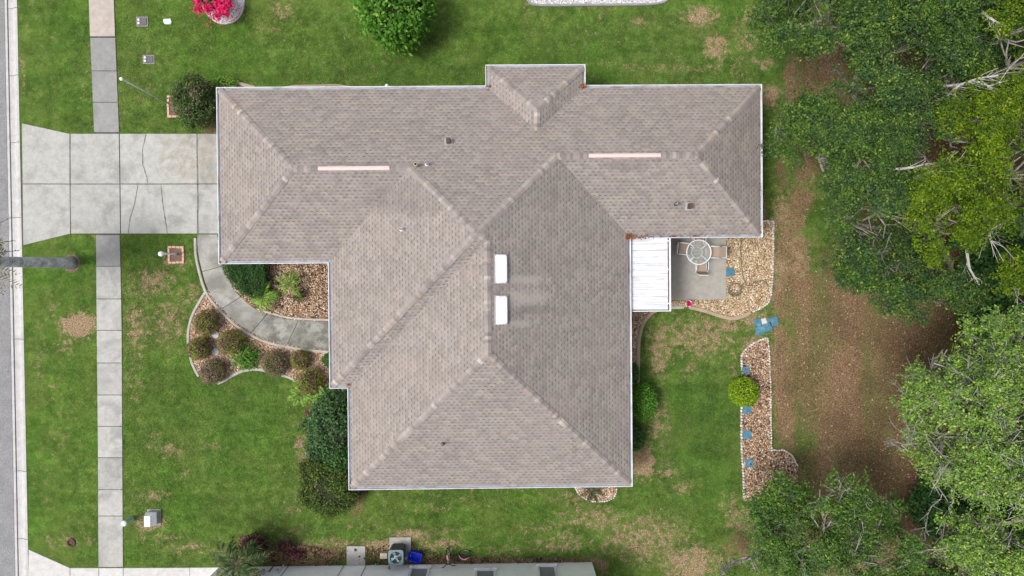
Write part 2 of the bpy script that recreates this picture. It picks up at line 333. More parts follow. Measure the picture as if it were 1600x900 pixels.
c = k.mix(k.mr(rg, 0, .3, .35, 0), k.ramp(k.noise(p, 2.5, 6, .7), [(.36, (.22, .22, .24)), (.5, (.44, .455, .475)), (.62, (.62, .64, .66))]), (.10, .09, .09))
k.col(c); k.rough(.95); k.bump(rg, .4, .02); M['palmtrunk'] = k.m
k = N('scalloped_edging_white'); k.col(k.ramp(k.island(), [(0, (.34, .28, .25)), (.5, (.58, .52, .49)), (1, (.70, .66, .64))])); M['scallop'] = k.m
M['hose'] = simple('grey_green_hose', (.12, .13, .09), .6, var=.1)
M['debris'] = leafmat('dead_leaf_debris', [(0, (.10, .03, .015)), (.6, (.26, .09, .04)), (1, (.40, .22, .10))])
M['ribpan'] = None
k = N('white_pan_roof'); p = k.pos(); c = k.mix(k.mr(k.noise(p, 1.1, 5, .7), .45, .7, 0, .35), (.66, .67, .70), (.42, .46, .51))
ms = k.n('Mapping'); k.l(p, ms.inputs[0]); ms.inputs['Scale'].default_value = (.8, 9, 1)
n7 = k.n('TexNoise'); k.l(ms.outputs[0], n7.inputs['Vector']); n7.inputs['Scale'].default_value = 1.5; n7.inputs['Detail'].default_value = 5
c = k.mix(k.mr(n7.outputs['Fac'], .50, .68, 0, .6), c, (.34, .34, .36)); k.col(c); k.rough(.4); M['ribpan'] = k.m

# ------------------------------------------------------------ mesh helpers
WL = {}                                    # world position of each root / part origin
def tag(o, label=None, cat=None, group=None, kind=None):
    if label: o['label'] = label
    if cat: o['category'] = cat
    if group: o['group'] = group
    if kind: o['kind'] = kind
    return o
def thing(name, label, cat, loc=(0, 0, 0), group=None):
    o = bpy.data.objects.new(name, None); COL.objects.link(o); o.location = loc; o.empty_display_size = .2
    WL[o.name] = Vector(loc); return tag(o, label, cat, group)
def raw_mesh(name, V, F, mat, parent=None, smooth=False):
    """V (n,3) world coordinates, F list of tuples or (m,k) array"""
    V = np.asarray(V, dtype=np.float32).reshape(-1, 3)
    off = WL[parent.name] if parent is not None else None
    if off is not None: V = V - np.array(off, dtype=np.float32)
    me = bpy.data.meshes.new(name)
    if isinstance(F, np.ndarray):
        m, kk = F.shape
        me.vertices.add(len(V)); me.vertices.foreach_set('co', V.ravel())
        me.loops.add(m * kk); me.loops.foreach_set('vertex_index', F.astype(np.int32).ravel())
        me.polygons.add(m); me.polygons.foreach_set('loop_start', np.arange(0, m * kk, kk, dtype=np.int32))
        me.update(calc_edges=True)
    else:
        me.from_pydata([tuple(map(float, v)) for v in V], [], F); me.update()
    if smooth: me.polygons.foreach_set('use_smooth', np.ones(len(me.polygons), dtype=bool))
    me.materials.append(mat)
    o = bpy.data.objects.new(name, me); COL.objects.link(o)
    if parent is not None: o.parent = parent; WL[o.name] = WL[parent.name]
    else: WL[o.name] = Vector((0, 0, 0))
    return o
class MB:
    def __init__(s): s.v = []; s.f = []
    def add(s, V, F):
        n = len(s.v); s.v += [tuple(map(float, q)) for q in V]; s.f += [tuple(i + n for i in f) for f in F]; return s
    def box(s, x0, y0, z0, x1, y1, z1, rot=0, c=None, tilt=None):
        V = [(x, y, z) for z in (z0, z1) for y in (y0, y1) for x in (x0, x1)]
        if rot or tilt:
            cc = Vector(c if c else ((x0 + x1) / 2, (y0 + y1) / 2, z0)); m = Matrix.Rotation(rot, 3, 'Z')
            if tilt: m = m @ Matrix.Rotation(tilt[0], 3, 'X') @ Matrix.Rotation(tilt[1], 3, 'Y')
            V = [cc + m @ (Vector(q) - cc) for q in V]
        return s.add(V, [(0, 2, 3, 1), (4, 5, 7, 6), (0, 1, 5, 4), (2, 6, 7, 3), (0, 4, 6, 2), (1, 3, 7, 5)])
    def cbox(s, x0, y0, z0, x1, y1, z1, b=.02):
        """box with chamfered vertical and top edges"""
        def ring(i, z): 
            a, c, d, e = x0 + i, y0 + i, x1 - i, y1 - i
            return [(a + b, c, z), (d - b, c, z), (d, c + b, z), (d, e - b, z), (d - b, e, z), (a + b, e, z), (a, e - b, z), (a, c + b, z)]
        V = ring(0, z0) + ring(0, z1 - b) + ring(b * .7, z1)
        F = [tuple(range(7, -1, -1))]
        for r in range(2):
            for i in range(8): F.append((r * 8 + i, r * 8 + (i + 1) % 8, r * 8 + 8 + (i + 1) % 8, r * 8 + 8 + i))
        F.append(tuple(range(16, 24))); return s.add(V, F)
    def prism(s, pts, z0, z1, bev=0.0):
        n = len(pts); ar = sum(pts[i][0] * pts[(i + 1) % n][1] - pts[(i + 1) % n][0] * pts[i][1] for i in range(n))
        if ar < 0: pts = pts[::-1]
        V = [(x, y, z0) for x, y in pts]; F = [tuple(range(n - 1, -1, -1))]
        if bev > 0:
            ins = offset_poly(pts, -bev)
            V += [(x, y, z1 - bev) for x, y in pts] + [(x, y, z1) for x, y in ins]
            for r in range(2): F += [(r * n + i, r * n + (i + 1) % n, r * n + n + (i + 1) % n, r * n + n + i) for i in range(n)]
            F.append(tuple(range(2 * n, 3 * n)))
        else:
            V += [(x, y, z1) for x, y in pts]; F += [(i, (i + 1) % n, n + (i + 1) % n, n + i) for i in range(n)]
            F.append(tuple(range(n, 2 * n)))
        return s.add(V, F)
    def tube(s, pts, rad, sides=8, cap=True, closed=False):
        pts = [Vector(q) for q in pts]; n = len(pts)
        if not hasattr(rad, '__len__'): rad = [rad] * n
        V = []; prev = None
        for i in range(n):
            if closed: t = pts[(i + 1) % n] - pts[i - 1]
            else: t = pts[min(i + 1, n - 1)] - pts[max(i - 1, 0)]
            t.normalize()
            if prev is None:
                a = Vector((0, 0, 1)) if abs(t.z) < .9 else Vector((1, 0, 0)); x = t.cross(a).normalized()
            else: x = (prev - t * prev.dot(t)).normalized()
            prev = x; y = t.cross(x)
            for j in range(sides):
                an = 2 * math.pi * j / sides; V.append(pts[i] + (x * math.cos(an) + y * math.sin(an)) * rad[i])
        F = []
        for i in range(n if closed else n - 1):
            for j in range(sides):
                a = i * sides + j; b = i * sides + (j + 1) % sides; i2 = (i + 1) % n
                F.append((a, b, i2 * sides + (j + 1) % sides, i2 * sides + j))
        if cap and not closed: F += [tuple(range(sides - 1, -1, -1)), tuple(range((n - 1) * sides, n * sides))]
        return s.add(V, F)
    def lathe(s, c, prof, sides=20):
        V = [(c[0] + r * math.cos(2 * math.pi * j / sides), c[1] + r * math.sin(2 * math.pi * j / sides), c[2] + z) for r, z in prof for j in range(sides)]
        F = [(i * sides + j, i * sides + (j + 1) % sides, (i + 1) * sides + (j + 1) % sides, (i + 1) * sides + j) for i in range(len(prof) - 1) for j in range(sides)]
        F += [tuple(range(sides - 1, -1, -1)), tuple(range((len(prof) - 1) * sides, len(prof) * sides))]
        return s.add(V, F)
    def xf(s, m): s.v = [tuple(m @ Vector(q)) for q in s.v]; return s
    def build(s, name, mat, parent=None, smooth=False): return raw_mesh(name, s.v, s.f, mat, parent, smooth)
def offset_poly(pts, d):
    """positive = outwards for a counter-clockwise outline"""
    n = len(pts); o = []
    for i in range(n):
        a = Vector(pts[i - 1][:2]); b = Vector(pts[i][:2]); c = Vector(pts[(i + 1) % n][:2])
        t1 = (b - a).normalized(); t2 = (c - b).normalized(); n1 = Vector((t1.y, -t1.x)); n2 = Vector((t2.y, -t2.x))
        bis = n1 + n2; k_ = 2 * d / max(bis.length_squared, .3); o.append((b.x + bis.x * k_, b.y + bis.y * k_))
    return o
def struct(name, mb, mat, kind='structure', smooth=False):
    o = mb.build(name, mat, None, smooth) if isinstance(mb, MB) else mb
    o['kind'] = kind; return o
def copy_tree(o, loc=None, rz=0.0, scale=1.0, parent=None):
    c = o.copy(); COL.objects.link(c)
    if parent is not None: c.parent = parent
    else:
        c.location = loc; c.rotation_euler = (0, 0, rz); c.scale = (scale,) * 3
    for ch in list(o.children): copy_tree(ch, parent=c)
    return c
# value noise ----------------------------------------------------------------
def _h(ix, iy, iz, seed):
    h = (ix * 374761393 + iy * 668265263 + iz * 2147483647 + seed * 1442695041) & 0xffffffff
    h = ((h ^ (h >> 13)) * 1274126177) & 0xffffffff; return ((h ^ (h >> 16)) & 0xffff) / 65535.0
def vnoise(x, y, z=None, seed=0):
    x = np.asarray(x, float); y = np.asarray(y, float); z = np.zeros_like(x) if z is None else np.asarray(z, float)
    ix, iy, iz = (np.floor(a).astype(np.int64) for a in (x, y, z)); fx, fy, fz = x - ix, y - iy, z - iz
    fx, fy, fz = (a * a * (3 - 2 * a) for a in (fx, fy, fz)); r = 0
    for dx in (0, 1):
        for dy in (0, 1):
            for dz in (0, 1):
                r = r + _h(ix + dx, iy + dy, iz + dz, seed) * (fx if dx else 1 - fx) * (fy if dy else 1 - fy) * (fz if dz else 1 - fz)
    return r
def fbm(x, y, z=None, seed=0, o=4):
    r = 0; a = .5; t = 0
    for i in range(o):
        r = r + a * vnoise(x * 2 ** i, y * 2 ** i, None if z is None else z * 2 ** i, seed + i); t += a; a *= .55
    return r / t
def inpoly(x, y, poly):
    r = np.zeros(x.shape, bool); n = len(poly)
    for i in range(n):
        x1, y1 = poly[i][:2]; x2, y2 = poly[(i + 1) % n][:2]
        if y1 == y2: continue
        r ^= ((y1 > y) != (y2 > y)) & (x < (x2 - x1) * (y - y1) / (y2 - y1) + x1)
    return r

# ------------------------------------------------------------ masks of what grows where (pixels measured on the photo)
DRY = [(1165, 60, 34, 60, .5), (1225, 340, 26, 50, .75), (1235, 410, 36, 60, .95), (1222, 460, 26, 40, .9), (1215, 560, 12, 60, .85), (1230, 660, 16, 60, .7), (540, 850, 90, 12, .55), (880, 850, 60, 22, .6), (80, 480, 16, 30, .5), (90, 640, 26, 120, .34), (160, 25, 0, 0, 0), (36, 110, 5, 40, .6), (700, 830, 50, 12, .45), (900, 780, 60, 18, .5), (1180, 540, 26, 20, .8), (1135, 510, 40, 18, .7), (960, 100, 60, 8, .45), (1150, 100, 60, 20, .4), (330, 700, 30, 14, .4), (215, 450, 30, 30, .55), (122, 507, 32, 22, 1.1), (100, 540, 25, 18, .6), (60, 560, 16, 110, .42), (70, 740, 26, 90, .28), (213, 510, 26, 70, .62), (265, 500, 38, 60, .58), (240, 440, 45, 30, .62),
       (275, 410, 35, 22, .55), (210, 590, 22, 60, .45), (300, 460, 22, 26, .6), (265, 705, 30, 16, .6), (240, 690, 30, 30, .42), (105, 845, 50, 16, .55), (235, 818, 28, 18, .85), (240, 775, 30, 14, .6),
       (255, 840, 50, 14, .5), (300, 855, 60, 18, .5), (145, 372, 8, 6, .8), (470, 700, 14, 55, .62), (460, 790, 26, 18, .5), (500, 620, 14, 40, .9), (440, 15, 28, 16, .6), (415, 45, 30, 30, .42),
       (500, 100, 90, 12, .25), (1095, 25, 36, 22, .8), (1118, 72, 26, 26, .8), (1175, 20, 18, 20, .6), (1000, 36, 40, 14, .48), (985, 65, 40, 12, .35), (1080, 106, 130, 9, .55), (1195, 100, 18, 14, .7), (1205, 150, 18, 22, .9), (1150, 125, 40, 8, .45),
       (825, 15, 15, 14, .5), (1090, 525, 85, 45, .66), (1030, 545, 26, 60, .72), (1075, 580, 30, 24, .5), (1030, 660, 24, 55, .62), (1005, 720, 22, 34, .95), (1040, 735, 26, 20, .6), (1070, 760, 30, 14, .55),
       (1010, 840, 90, 50, .68), (1080, 880, 60, 40, .78), (930, 810, 80, 26, .6), (830, 760, 150, 10, .45), (860, 830, 90, 26, .45), (760, 785, 90, 14, .42), (680, 790, 40, 18, .45), (1170, 810, 40, 34, .78), (1140, 790, 22, 30, .6),
       (560, 820, 120, 22, .38), (440, 835, 80, 20, .42), (505, 850, 60, 14, .6), (640, 838, 46, 12, .85), (690, 850, 50, 14, .65), (600, 855, 60, 14, .9), (800, 860, 90, 12, .5), (1180, 500, 40, 24, .7), (1225, 400, 24, 60, .75), (1250, 460, 40, 60, .7),
       (30, 100, 5, 30, .6), (1145, 575, 10, 60, .5), (540, 775, 100, 14, .3), (1150, 330, 3, 3, 0), (290, 740, 26, 12, .45), (350, 700, 80, 60, .18), (700, 60, 60, 40, .2), (360, 640, 90, 40, .16)]
LIT = [(1232, 380, 34, 60, .62), (1228, 600, 30, 130, .82), (1240, 470, 40, 70, .75), (1270, 560, 50, 160, .9), (1225, 270, 26, 50, .50), (1250, 320, 30, 40, .7), (1240, 130, 22, 50, .8), (1290, 110, 60, 60, 1.0), (1350, 60, 80, 60, .9), (1260, 440, 36, 110, .55), (1340, 470, 70, 120, 1.0), (1330, 640, 80, 130, 1.0), (1420, 560, 90, 130, 1.1), (1400, 740, 110, 110, 1.2), (1240, 620, 26, 120, .62), (1270, 740, 45, 60, .8),
       (1480, 420, 120, 140, 1.3), (1500, 250, 150, 180, 1.3), (1400, 180, 130, 160, 1.2), (1260, 260, 34, 60, .62), (1240, 190, 16, 50, .6), (1560, 700, 160, 220, 1.3), (1350, 860, 120, 80, 1.2), (1160, 850, 40, 36, .62), (1240, 830, 70, 60, 1.0), (1450, 60, 140, 90, 1.2), (1620, 450, 120, 500, 1.4),
       (470, 868, 75, 16, 1.1), (600, 868, 70, 12, .7), (720, 876, 110, 7, .9), (860, 876, 90, 5, 1.0), (395, 850, 30, 14, .9), (540, 862, 60, 10, .8), (500, 625, 26, 30, .9), (485, 610, 22, 20, .9), (350, 430, 0, 0, 0), (940, 885, 12, 16, .8),
       (1193, 330, 7, 30, .8), (320, 590, 14, 14, .6), (1000, 700, 16, 50, .55), (555, 760, 20, 60, .7), (330, 200, 16, 14, .9)]
LUSH = [(1090, 680, 70, 90, .9), (120, 120, 80, 110, .3), (90, 410, 60, 40, .5), (1000, 90, 150, 60, .5), (600, 110, 160, 30, .5), (350, 650, 110, 60, .4), (1200, 95, 40, 50, .8), (1080, 600, 60, 40, .5), (1140, 760, 40, 30, .6)]
def blob(lst, x, y):
    m = np.zeros_like(x)
    for px, py, rx, ry, s in lst:
        if rx <= 0: continue
        cx, cy = P(px, py); ax = rx / 33.35; ay = ry / 33.35
        d2 = ((x - cx) / ax) ** 2 + ((y - cy) / ay) ** 2
        m = np.maximum(m, s * np.exp(-np.minimum(d2, 50) ** 1.15 * .85))
    return m
def masks(x, y): 
    dr = blob(DRY, x, y) * .92; li = blob(LIT, x, y); lu = blob(LUSH, x, y)
    base = .17 + .42 * (fbm(x * .22, y * .22, seed=5) - .5)
    return np.maximum(dr, base), np.where(x > 26, 1.3, li), lu

KX = lambda y, a, b: a + (b - a) * (y + 14.3) / 25.9          # kerb lines run almost along Y
KR = lambda y: KX(y, P(45, 900)[0], P(27, 0)[0])

# ground sheet -----------------------------------------------------------------
gx = np.concatenate([[-400, -200, -100, -60, -40, -30], np.arange(-24, 32, .13), [36, 45, 70, 120, 220, 420]])
gy = np.concatenate([[-400, -200, -100, -50, -30, -22], np.arange(-18, 16, .13), [20, 30, 60, 120, 220, 420]])
X, Y = np.meshgrid(gx, gy); xx = X.ravel(); yy = Y.ravel()
zz = np.where(xx < KR(yy) - .10, -.30, 0.0) + np.where((np.abs(xx) < 31) & (np.abs(yy) < 17) & (xx > -19), (fbm(xx * .5, yy * .5, seed=3) - .5) * .03 - .01, 0)
nx, ny = len(gx), len(gy); idx = np.arange(nx * ny).reshape(ny, nx)
F = np.stack([idx[:-1, :-1], idx[:-1, 1:], idx[1:, 1:], idx[1:, :-1]], -1).reshape(-1, 4)
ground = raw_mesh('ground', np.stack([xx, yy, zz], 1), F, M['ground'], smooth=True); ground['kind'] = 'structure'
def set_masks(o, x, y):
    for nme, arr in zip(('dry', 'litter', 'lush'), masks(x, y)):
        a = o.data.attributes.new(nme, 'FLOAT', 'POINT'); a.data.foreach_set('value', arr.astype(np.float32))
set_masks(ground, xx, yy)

# ------------------------------------------------------------ road, kerb, walks
HARD = []                                                       # outlines where no grass grows
def S(lst, z=0): return [P(a, b, z) for a, b in lst]
kl0, kl1 = P(26, 900)[0], P(9, 0)[0]
def KL(y): return KX(y, kl0, kl1)
ya, yb = -60.0, 60.0
mb = MB(); mb.prism([(-60, ya), (KL(ya) - .16, ya), (KL(yb) - .16, yb), (-60, yb)], -.28, -.115); struct('road', mb, M['asphalt'])
mb = MB()
ys = [ya, -30] + [P(20, v)[1] for v in (868, 843, 800, 737, 700, 530, 446, 340, 222, 117, 12)] + [30, yb]
joints = [P(20, v)[1] for v in (843, 737, 530, 340, 222, 117, 12)]
segs = [ya] + sorted(joints) + [yb]
for a, b in zip(segs[:-1], segs[1:]):
    a += .012; b -= .012
    prof = [(0, -.125), (.10, -.135), (.20, -.128), (.34, -.03), (.42, 0.012), (.52, .018)]
    V = []; n = len(prof)
    for yv in (a, b):
        wd = KR(yv) - KL(yv)
        V += [(KL(yv) + .02 + (wd - .02) * q[0] / .52, yv, q[1]) for q in prof]
        V += [(KR(yv), yv, -.25), (KL(yv) + .02, yv, -.25)]
    m_ = n + 2
    mb.add(V, [(i, (i + 1) % m_, m_ + (i + 1) % m_, m_ + i) for i in range(m_)] + [tuple(range(m_ - 1, -1, -1)), tuple(range(m_, 2 * m_))])
struct('kerb', mb, M['kerb'])
mb = MB(); mb.prism([(KL(ya) - .14, ya), (KL(ya) - .03, ya), (KL(yb) - .03, yb), (KL(yb) - .14, yb)], -.27, -.11); struct('road_edge_strip', mb, M['kerb'])
HARD.append([(-60, ya), (KR(ya) - .0, ya), (KR(yb), yb), (-60, yb)])

def panels(name, quads, mat, z=.03, gap=.014):
    mb = MB()
    for q in quads:
        n = len(q); ar = sum(q[i][0] * q[(i + 1) % n][1] - q[(i + 1) % n][0] * q[i][1] for i in range(n))
        if ar < 0: q = q[::-1]
        mb.prism(offset_poly(q, -gap), -.12, z, .008)
    o = struct(name, mb, mat)
    return o
def strip_quads(Lp, Rp, cuts):
    """Lp, Rp polylines in px (top to bottom), cut at rows"""
    def xat(pl, v):
        for (x1, y1), (x2, y2) in zip(pl[:-1], pl[1:]):
            if y1 <= v <= y2: return x1 + (x2 - x1) * (v - y1) / (y2 - y1)
        (x1, y1), (x2, y2) = (pl[0], pl[1]) if v < pl[0][1] else (pl[-2], pl[-1])
        return x1 + (x2 - x1) * (v - y1) / (y2 - y1)
    return [S([(xat(Lp, a), a), (xat(Rp, a), a), (xat(Rp, b), b), (xat(Lp, b), b)]) for a, b in zip(cuts[:-1], cuts[1:])]
panels('sidewalk', strip_quads([(141, 58), (147, 208)], [(181, 58), (187, 208)], [59, 111, 160, 207]), M['walk_dark'])
panels('sidewalk', strip_quads([(139, 0), (141, 58)], [(179, 0), (181, 58)], [-420, -300, -200, -100, 57.5]), M['walk_pink'], z=.045)
q = strip_quads([(150, 366), (151, 500), (153, 700), (154, 886)], [(188, 366), (191, 500), (192, 700), (193, 886)], [367, 416, 467, 516, 567, 617, 666, 715, 765, 806, 886])
panels('sidewalk', q[:1], M['walk_dark']); panels('sidewalk', q[1:], M['walk'])
HARD.append(S([(138, -420), (179, -420), (181, 58), (187, 208), (147, 208)])); HARD.append(S([(150, 366), (189, 366), (193, 886), (154, 886)]))
# driveway panels
T = 208.5; B_ = 365.5; mid = 287.5
dq = [[(34, 192), (104, 207.5), (110, T), (110, mid), (35.3, mid)], [(110, T), (187, T), (188, mid), (110, mid)], [(187, T), (308, T), (309, mid), (188, mid)], [(308, T), (470, T), (470, mid), (309, mid)],
      [(35.3, mid), (110, mid), (111, B_), (36.3, 384)], [(110, mid), (188, mid), (189, B_), (111, B_)], [(188, mid), (309, mid), (309, B_), (189, B_)], [(309, mid), (470, mid), (470, B_), (309, B_)]]
panels('driveway', [S(x) for x in dq], M['drive'], gap=.02)
HARD.append(S([(34, 192), (104, 207.5), (470, T), (470, B_), (110, 366), (34, 385)]))
mb = MB(); mb.prism(S([(34.5, 196), (110, 212), (470, 212), (470, 362), (110, 362), (34.5, 381)]), -.1, .006)
mb.prism(S([(142, 0), (176, 0), (184, 210), (150, 210)]), -.1, .005); mb.prism(S([(152, 362), (186, 362), (190, 884), (157, 884)]), -.1, .005); struct('joint_filler', mb, M['joint'])
# wide joint and cracks as thin sheets 4 mm above the slab
mb = MB()
def ribbon(mb, pts, w_, z, jit=0.0, sub=6):
    pts = [Vector((*P(*q), 0)) for q in pts]; L = []
    for a, b in zip(pts[:-1], pts[1:]):
        for i in range(sub): L.append(a.lerp(b, i / sub))
    L.append(pts[-1]); n = len(L); V = []
    for i, q in enumerate(L):
        t = (L[min(i + 1, n - 1)] - L[max(i - 1, 0)]).normalized(); nn = Vector((-t.y, t.x, 0)); ww = w_ * random.uniform(.5, 1.3) / 2
        q = q + nn * random.uniform(-jit, jit); V += [(*(q + nn * ww)[:2], z), (*(q - nn * ww)[:2], z)]
    mb.add(V, [(2 * i, 2 * i + 1, 2 * i + 3, 2 * i + 2) for i in range(n - 1)])
for pl in ([(229, 210), (223, 235), (224, 258), (230, 276), (231, 286)], [(216, 290), (211, 318), (204, 340), (201, 364)], [(252, 290), (255, 318), (259, 345), (262, 364)]): ribbon(mb, pl, .05, .0345, .012)
ribbon(mb, [(308.5, 209), (309.5, 287), (310, 365)], .085, .0345, .005); ribbon(mb, [(37, 287.6), (340, 288)], .055, .0345, .003); ribbon(mb, [(110.5, 210), (110.5, 364)], .04, .0345, .003)
struct('driveway_crack', mb, M['crack'])
# curved front path
OUT = [(308.5, 366), (308, 385), (311, 405), (317, 428), (323, 450), (336, 470), (352, 488), (372, 507), (395, 521), (420, 532), (445, 538), (480, 544), (515, 547), (560, 549)]
INN = [(340, 366), (346, 400), (353, 420), (358, 437), (363, 448), (375, 463), (390, 476), (408, 488), (425, 493), (450, 499), (480, 501), (515, 502), (560, 502)]
def resample(pl, n):
    d = [0]
    for a, b in zip(pl[:-1], pl[1:]): d.append(d[-1] + math.dist(a, b))
    r = []
    for i in range(n + 1):
        t = d[-1] * i / n; j = max(k_ for k_ in range(len(d)) if d[k_] <= t + 1e-9); j = min(j, len(pl) - 2)
        u_ = (t - d[j]) / (d[j + 1] - d[j]); r.append((pl[j][0] + (pl[j + 1][0] - pl[j][0]) * u_, pl[j][1] + (pl[j + 1][1] - pl[j][1]) * u_))
    return r
def smooth(pl, it=2):
    for _ in range(it):
        q = [pl[0]]
        for a, b in zip(pl[:-1], pl[1:]): q += [tuple(a[k_] * .75 + b[k_] * .25 for k_ in range(len(a))), tuple(a[k_] * .25 + b[k_] * .75 for k_ in range(len(a)))]
        pl = q + [pl[-1]]
    return pl
o_ = resample(smooth(OUT), 48); i_ = resample(smooth(INN), 48); cutn = [0, 8, 17, 25, 33, 42, 48]
quads = [S(o_[a:b + 1] + i_[a:b + 1][::-1]) for a, b in zip(cutn[:-1], cutn[1:])]
panels('path', quads, M['path'], gap=.01); HARD.append(S(o_ + i_[::-1]))
# neighbour's drive at the bottom
nq = [[(45, 858), (110, 887), (110, 1000), (44, 1000)], [(110, 887), (155, 887), (155, 1000), (110, 1000)], [(155, 887), (193, 887), (193, 1000), (155, 1000)], [(193, 887), (297, 886.5), (297, 1000), (193, 1000)], [(297, 886.5), (342, 886), (342, 1000), (297, 1000)]]
panels('driveway', [S(x) for x in nq], M['neigh'], gap=.01); HARD.append(S([(45, 858), (110, 887), (342, 886), (342, 1000), (40, 1000)]))
# patio, equipment pad on the neighbour's side
mb = MB(); mb.prism(S([(985, 372), (1134, 362), (1134, 468), (985, 470)]), -.1, .06, .01); struct('patio', mb, M['patio']); HARD.append(S([(985, 362), (1134, 362), (1134, 468), (985, 470)]))
mb = MB(); mb.prism(S([(542, 853), (571, 853), (571, 883), (542, 883)]), -.05, .05, .01)
tag(mb.build('concrete_pad', M['walk']), 'square bare concrete pad in the mulch against the white neighbouring wall', 'pad'); HARD.append(S([(542, 853), (571, 853), (571, 883), (542, 883)]))

# ------------------------------------------------------------ rock beds
def scatter_stones(poly, dens, size, mat, name, seed, avoid=(), z=.02):
    rg = np.random.default_rng(seed); xs_ = [q[0] for q in poly]; ys_ = [q[1] for q in poly]
    n = int((max(xs_) - min(xs_)) * (max(ys_) - min(ys_)) * dens)
    x = rg.uniform(min(xs_), max(xs_), n); y = rg.uniform(min(ys_), max(ys_), n); ok = inpoly(x, y, poly)
    for a in avoid: ok &= ~inpoly(x, y, a)
    x, y = x[ok], y[ok]; n = len(x)
    base = np.array([(1, 0, 0), (0, 1, 0), (-1, 0, 0), (0, -1, 0), (0, 0, .7), (.6, .6, .4), (-.6, .5, .45), (-.5, -.65, .35), (.65, -.5, .4)])
    FF = np.array([(0, 5, 8), (0, 1, 5), (1, 6, 5), (1, 2, 6), (2, 7, 6), (2, 3, 7), (3, 8, 7), (3, 0, 8), (4, 5, 6), (4, 6, 7), (4, 7, 8), (4, 8, 5)])
    s = rg.lognormal(math.log(size), .35, n)[:, None, None]; an = rg.uniform(0, 6.28, n); el_ = rg.uniform(.55, 1, n)
    b = base[None] * s; b = b + rg.normal(0, .12, b.shape) * s; bx = b[:, :, 0]; by = b[:, :, 1] * el_[:, None]
    vx = bx * np.cos(an)[:, None] - by * np.sin(an)[:, None] + x[:, None]; vy = bx * np.sin(an)[:, None] + by * np.cos(an)[:, None] + y[:, None]; vz = b[:, :, 2] + z
    V = np.stack([vx, vy, vz], -1).reshape(-1, 3); FA = (FF[None] + (np.arange(n) * 9)[:, None, None]).reshape(-1, 3)
    o = raw_mesh(name, V, FA, mat); o['kind'] = 'stuff'; return o
def bed(pts, mb_, ms, seed, dens=520, size=.026, avoid=(), z=.012, name='rock_bed'):
    poly = S(pts); m_ = MB(); m_.prism(poly, -.08, z); struct(name, m_, mb_); scatter_stones(poly, dens, size, ms, 'gravel', seed, avoid, z + .002); HARD.append(poly)
BEDF = smooth([(322, 455), (311, 475), (300, 496), (295, 520), (296, 545), (302, 570), (312, 588), (326, 599), (344, 598), (360, 590), (378, 580), (396, 577), (420, 581), (445, 586), (462, 592), (474, 602)], 1)
oc = [q for q in o_ if q[0] > 323 and q[1] > 450]
bed(BEDF + [(490, 622), (500, 640), (575, 640), (575, 552)] + oc[::-1], M['bed_pink'], M['st_tan'], 1, dens=560)
ic = [q for q in i_ if q[1] > 368]
bed(ic + [(575, 503), (575, 380), (350, 380)], M['bed_pink'], M['st_pink'], 2, dens=560)
bed([(475, 640), (575, 640), (575, 770), (555, 775), (500, 790), (478, 740), (486, 700)], M['bed_mulch'], M['st_mulch'], 3, 260)
BK1 = [(1134, 345), (1208, 346), (1207.5, 395), (1206, 440), (1204, 462), (1199, 474), (1190, 481), (1172, 488), (1160, 495), (1145, 498), (1122, 492), (1100, 484), (1085, 480), (1047, 479), (1040, 470), (1134, 468)]
bed(BK1, M['bed_gold'], M['st_gold'], 4, dens=600)
bed([(940, 480), (1034, 482), (1018, 487), (1004, 503), (997, 528), (996, 560), (995, 600), (940, 600)], M['bed_gold'], M['st_tan'], 5)
BK2 = [(1158, 555), (1164, 544), (1180, 533), (1199, 526), (1201, 545), (1203.5, 600), (1204, 660), (1205, 703), (1224, 703), (1237, 711), (1247, 728), (1246, 760), (1215, 785), (1162, 782), (1161, 745), (1158, 690), (1158, 620)]
bed(BK2, M['bed_pink'], M['st_pink'], 6, dens=600)
scatter_stones(S(BK2), 130, .028, M['st_mulch'], 'mulch', 66, z=.03); scatter_stones(S(ic + [(575, 503), (575, 380), (350, 380)]), 110, .03, M['st_mulch'], 'mulch', 67, z=.03)
bed([(823, -60), (824, 0), (829, 6), (850, 8), (930, 7), (1010, 6.5), (1036, 4), (1047, -4), (1050, -60)], M['bed_white'], M['st_white'], 7, 200)
bed([(310, -50), (312, 0), (322, 18), (336, 32), (352, 36), (368, 30), (377, 18), (381, 2), (382, -50)], M['bed_white'], M['st_white'], 8, 300)
bed([(896, 740), (902, 768), (915, 779), (932, 783), (950, 781), (960, 775), (965, 740)], M['bed_tan'], M['st_tan'], 9)
mb = MB()
# chips of mulch along the neighbour's wall and leaves under the oaks
scatter_stones(S([(400, 850), (470, 848), (520, 862), (640, 846), (700, 868), (920, 872), (925, 880), (400, 884)]), 120, .035, M['st_mulch'], 'mulch', 10)
k = N('fallen_leaves'); k.col(k.ramp(k.island(), [(0, (.06, .034, .020)), (.5, (.15, .09, .050)), (.9, (.26, .165, .09)), (1, (.50, .42, .30))])); M['litter'] = k.m
rg = np.random.default_rng(77); n = 60000; x = rg.uniform(10.5, 24, n); y = rg.uniform(-15, 12, n)
ok = rg.uniform(0, 1, n) < np.clip(masks(x, y)[1] - .35 + .5 * (fbm(x * 1.5, y * 1.5, seed=9) - .5), 0, 1); ok &= ~inpoly(x, y, S(BK1)) & ~inpoly(x, y, S(BK2))
x, y = x[ok], y[ok]

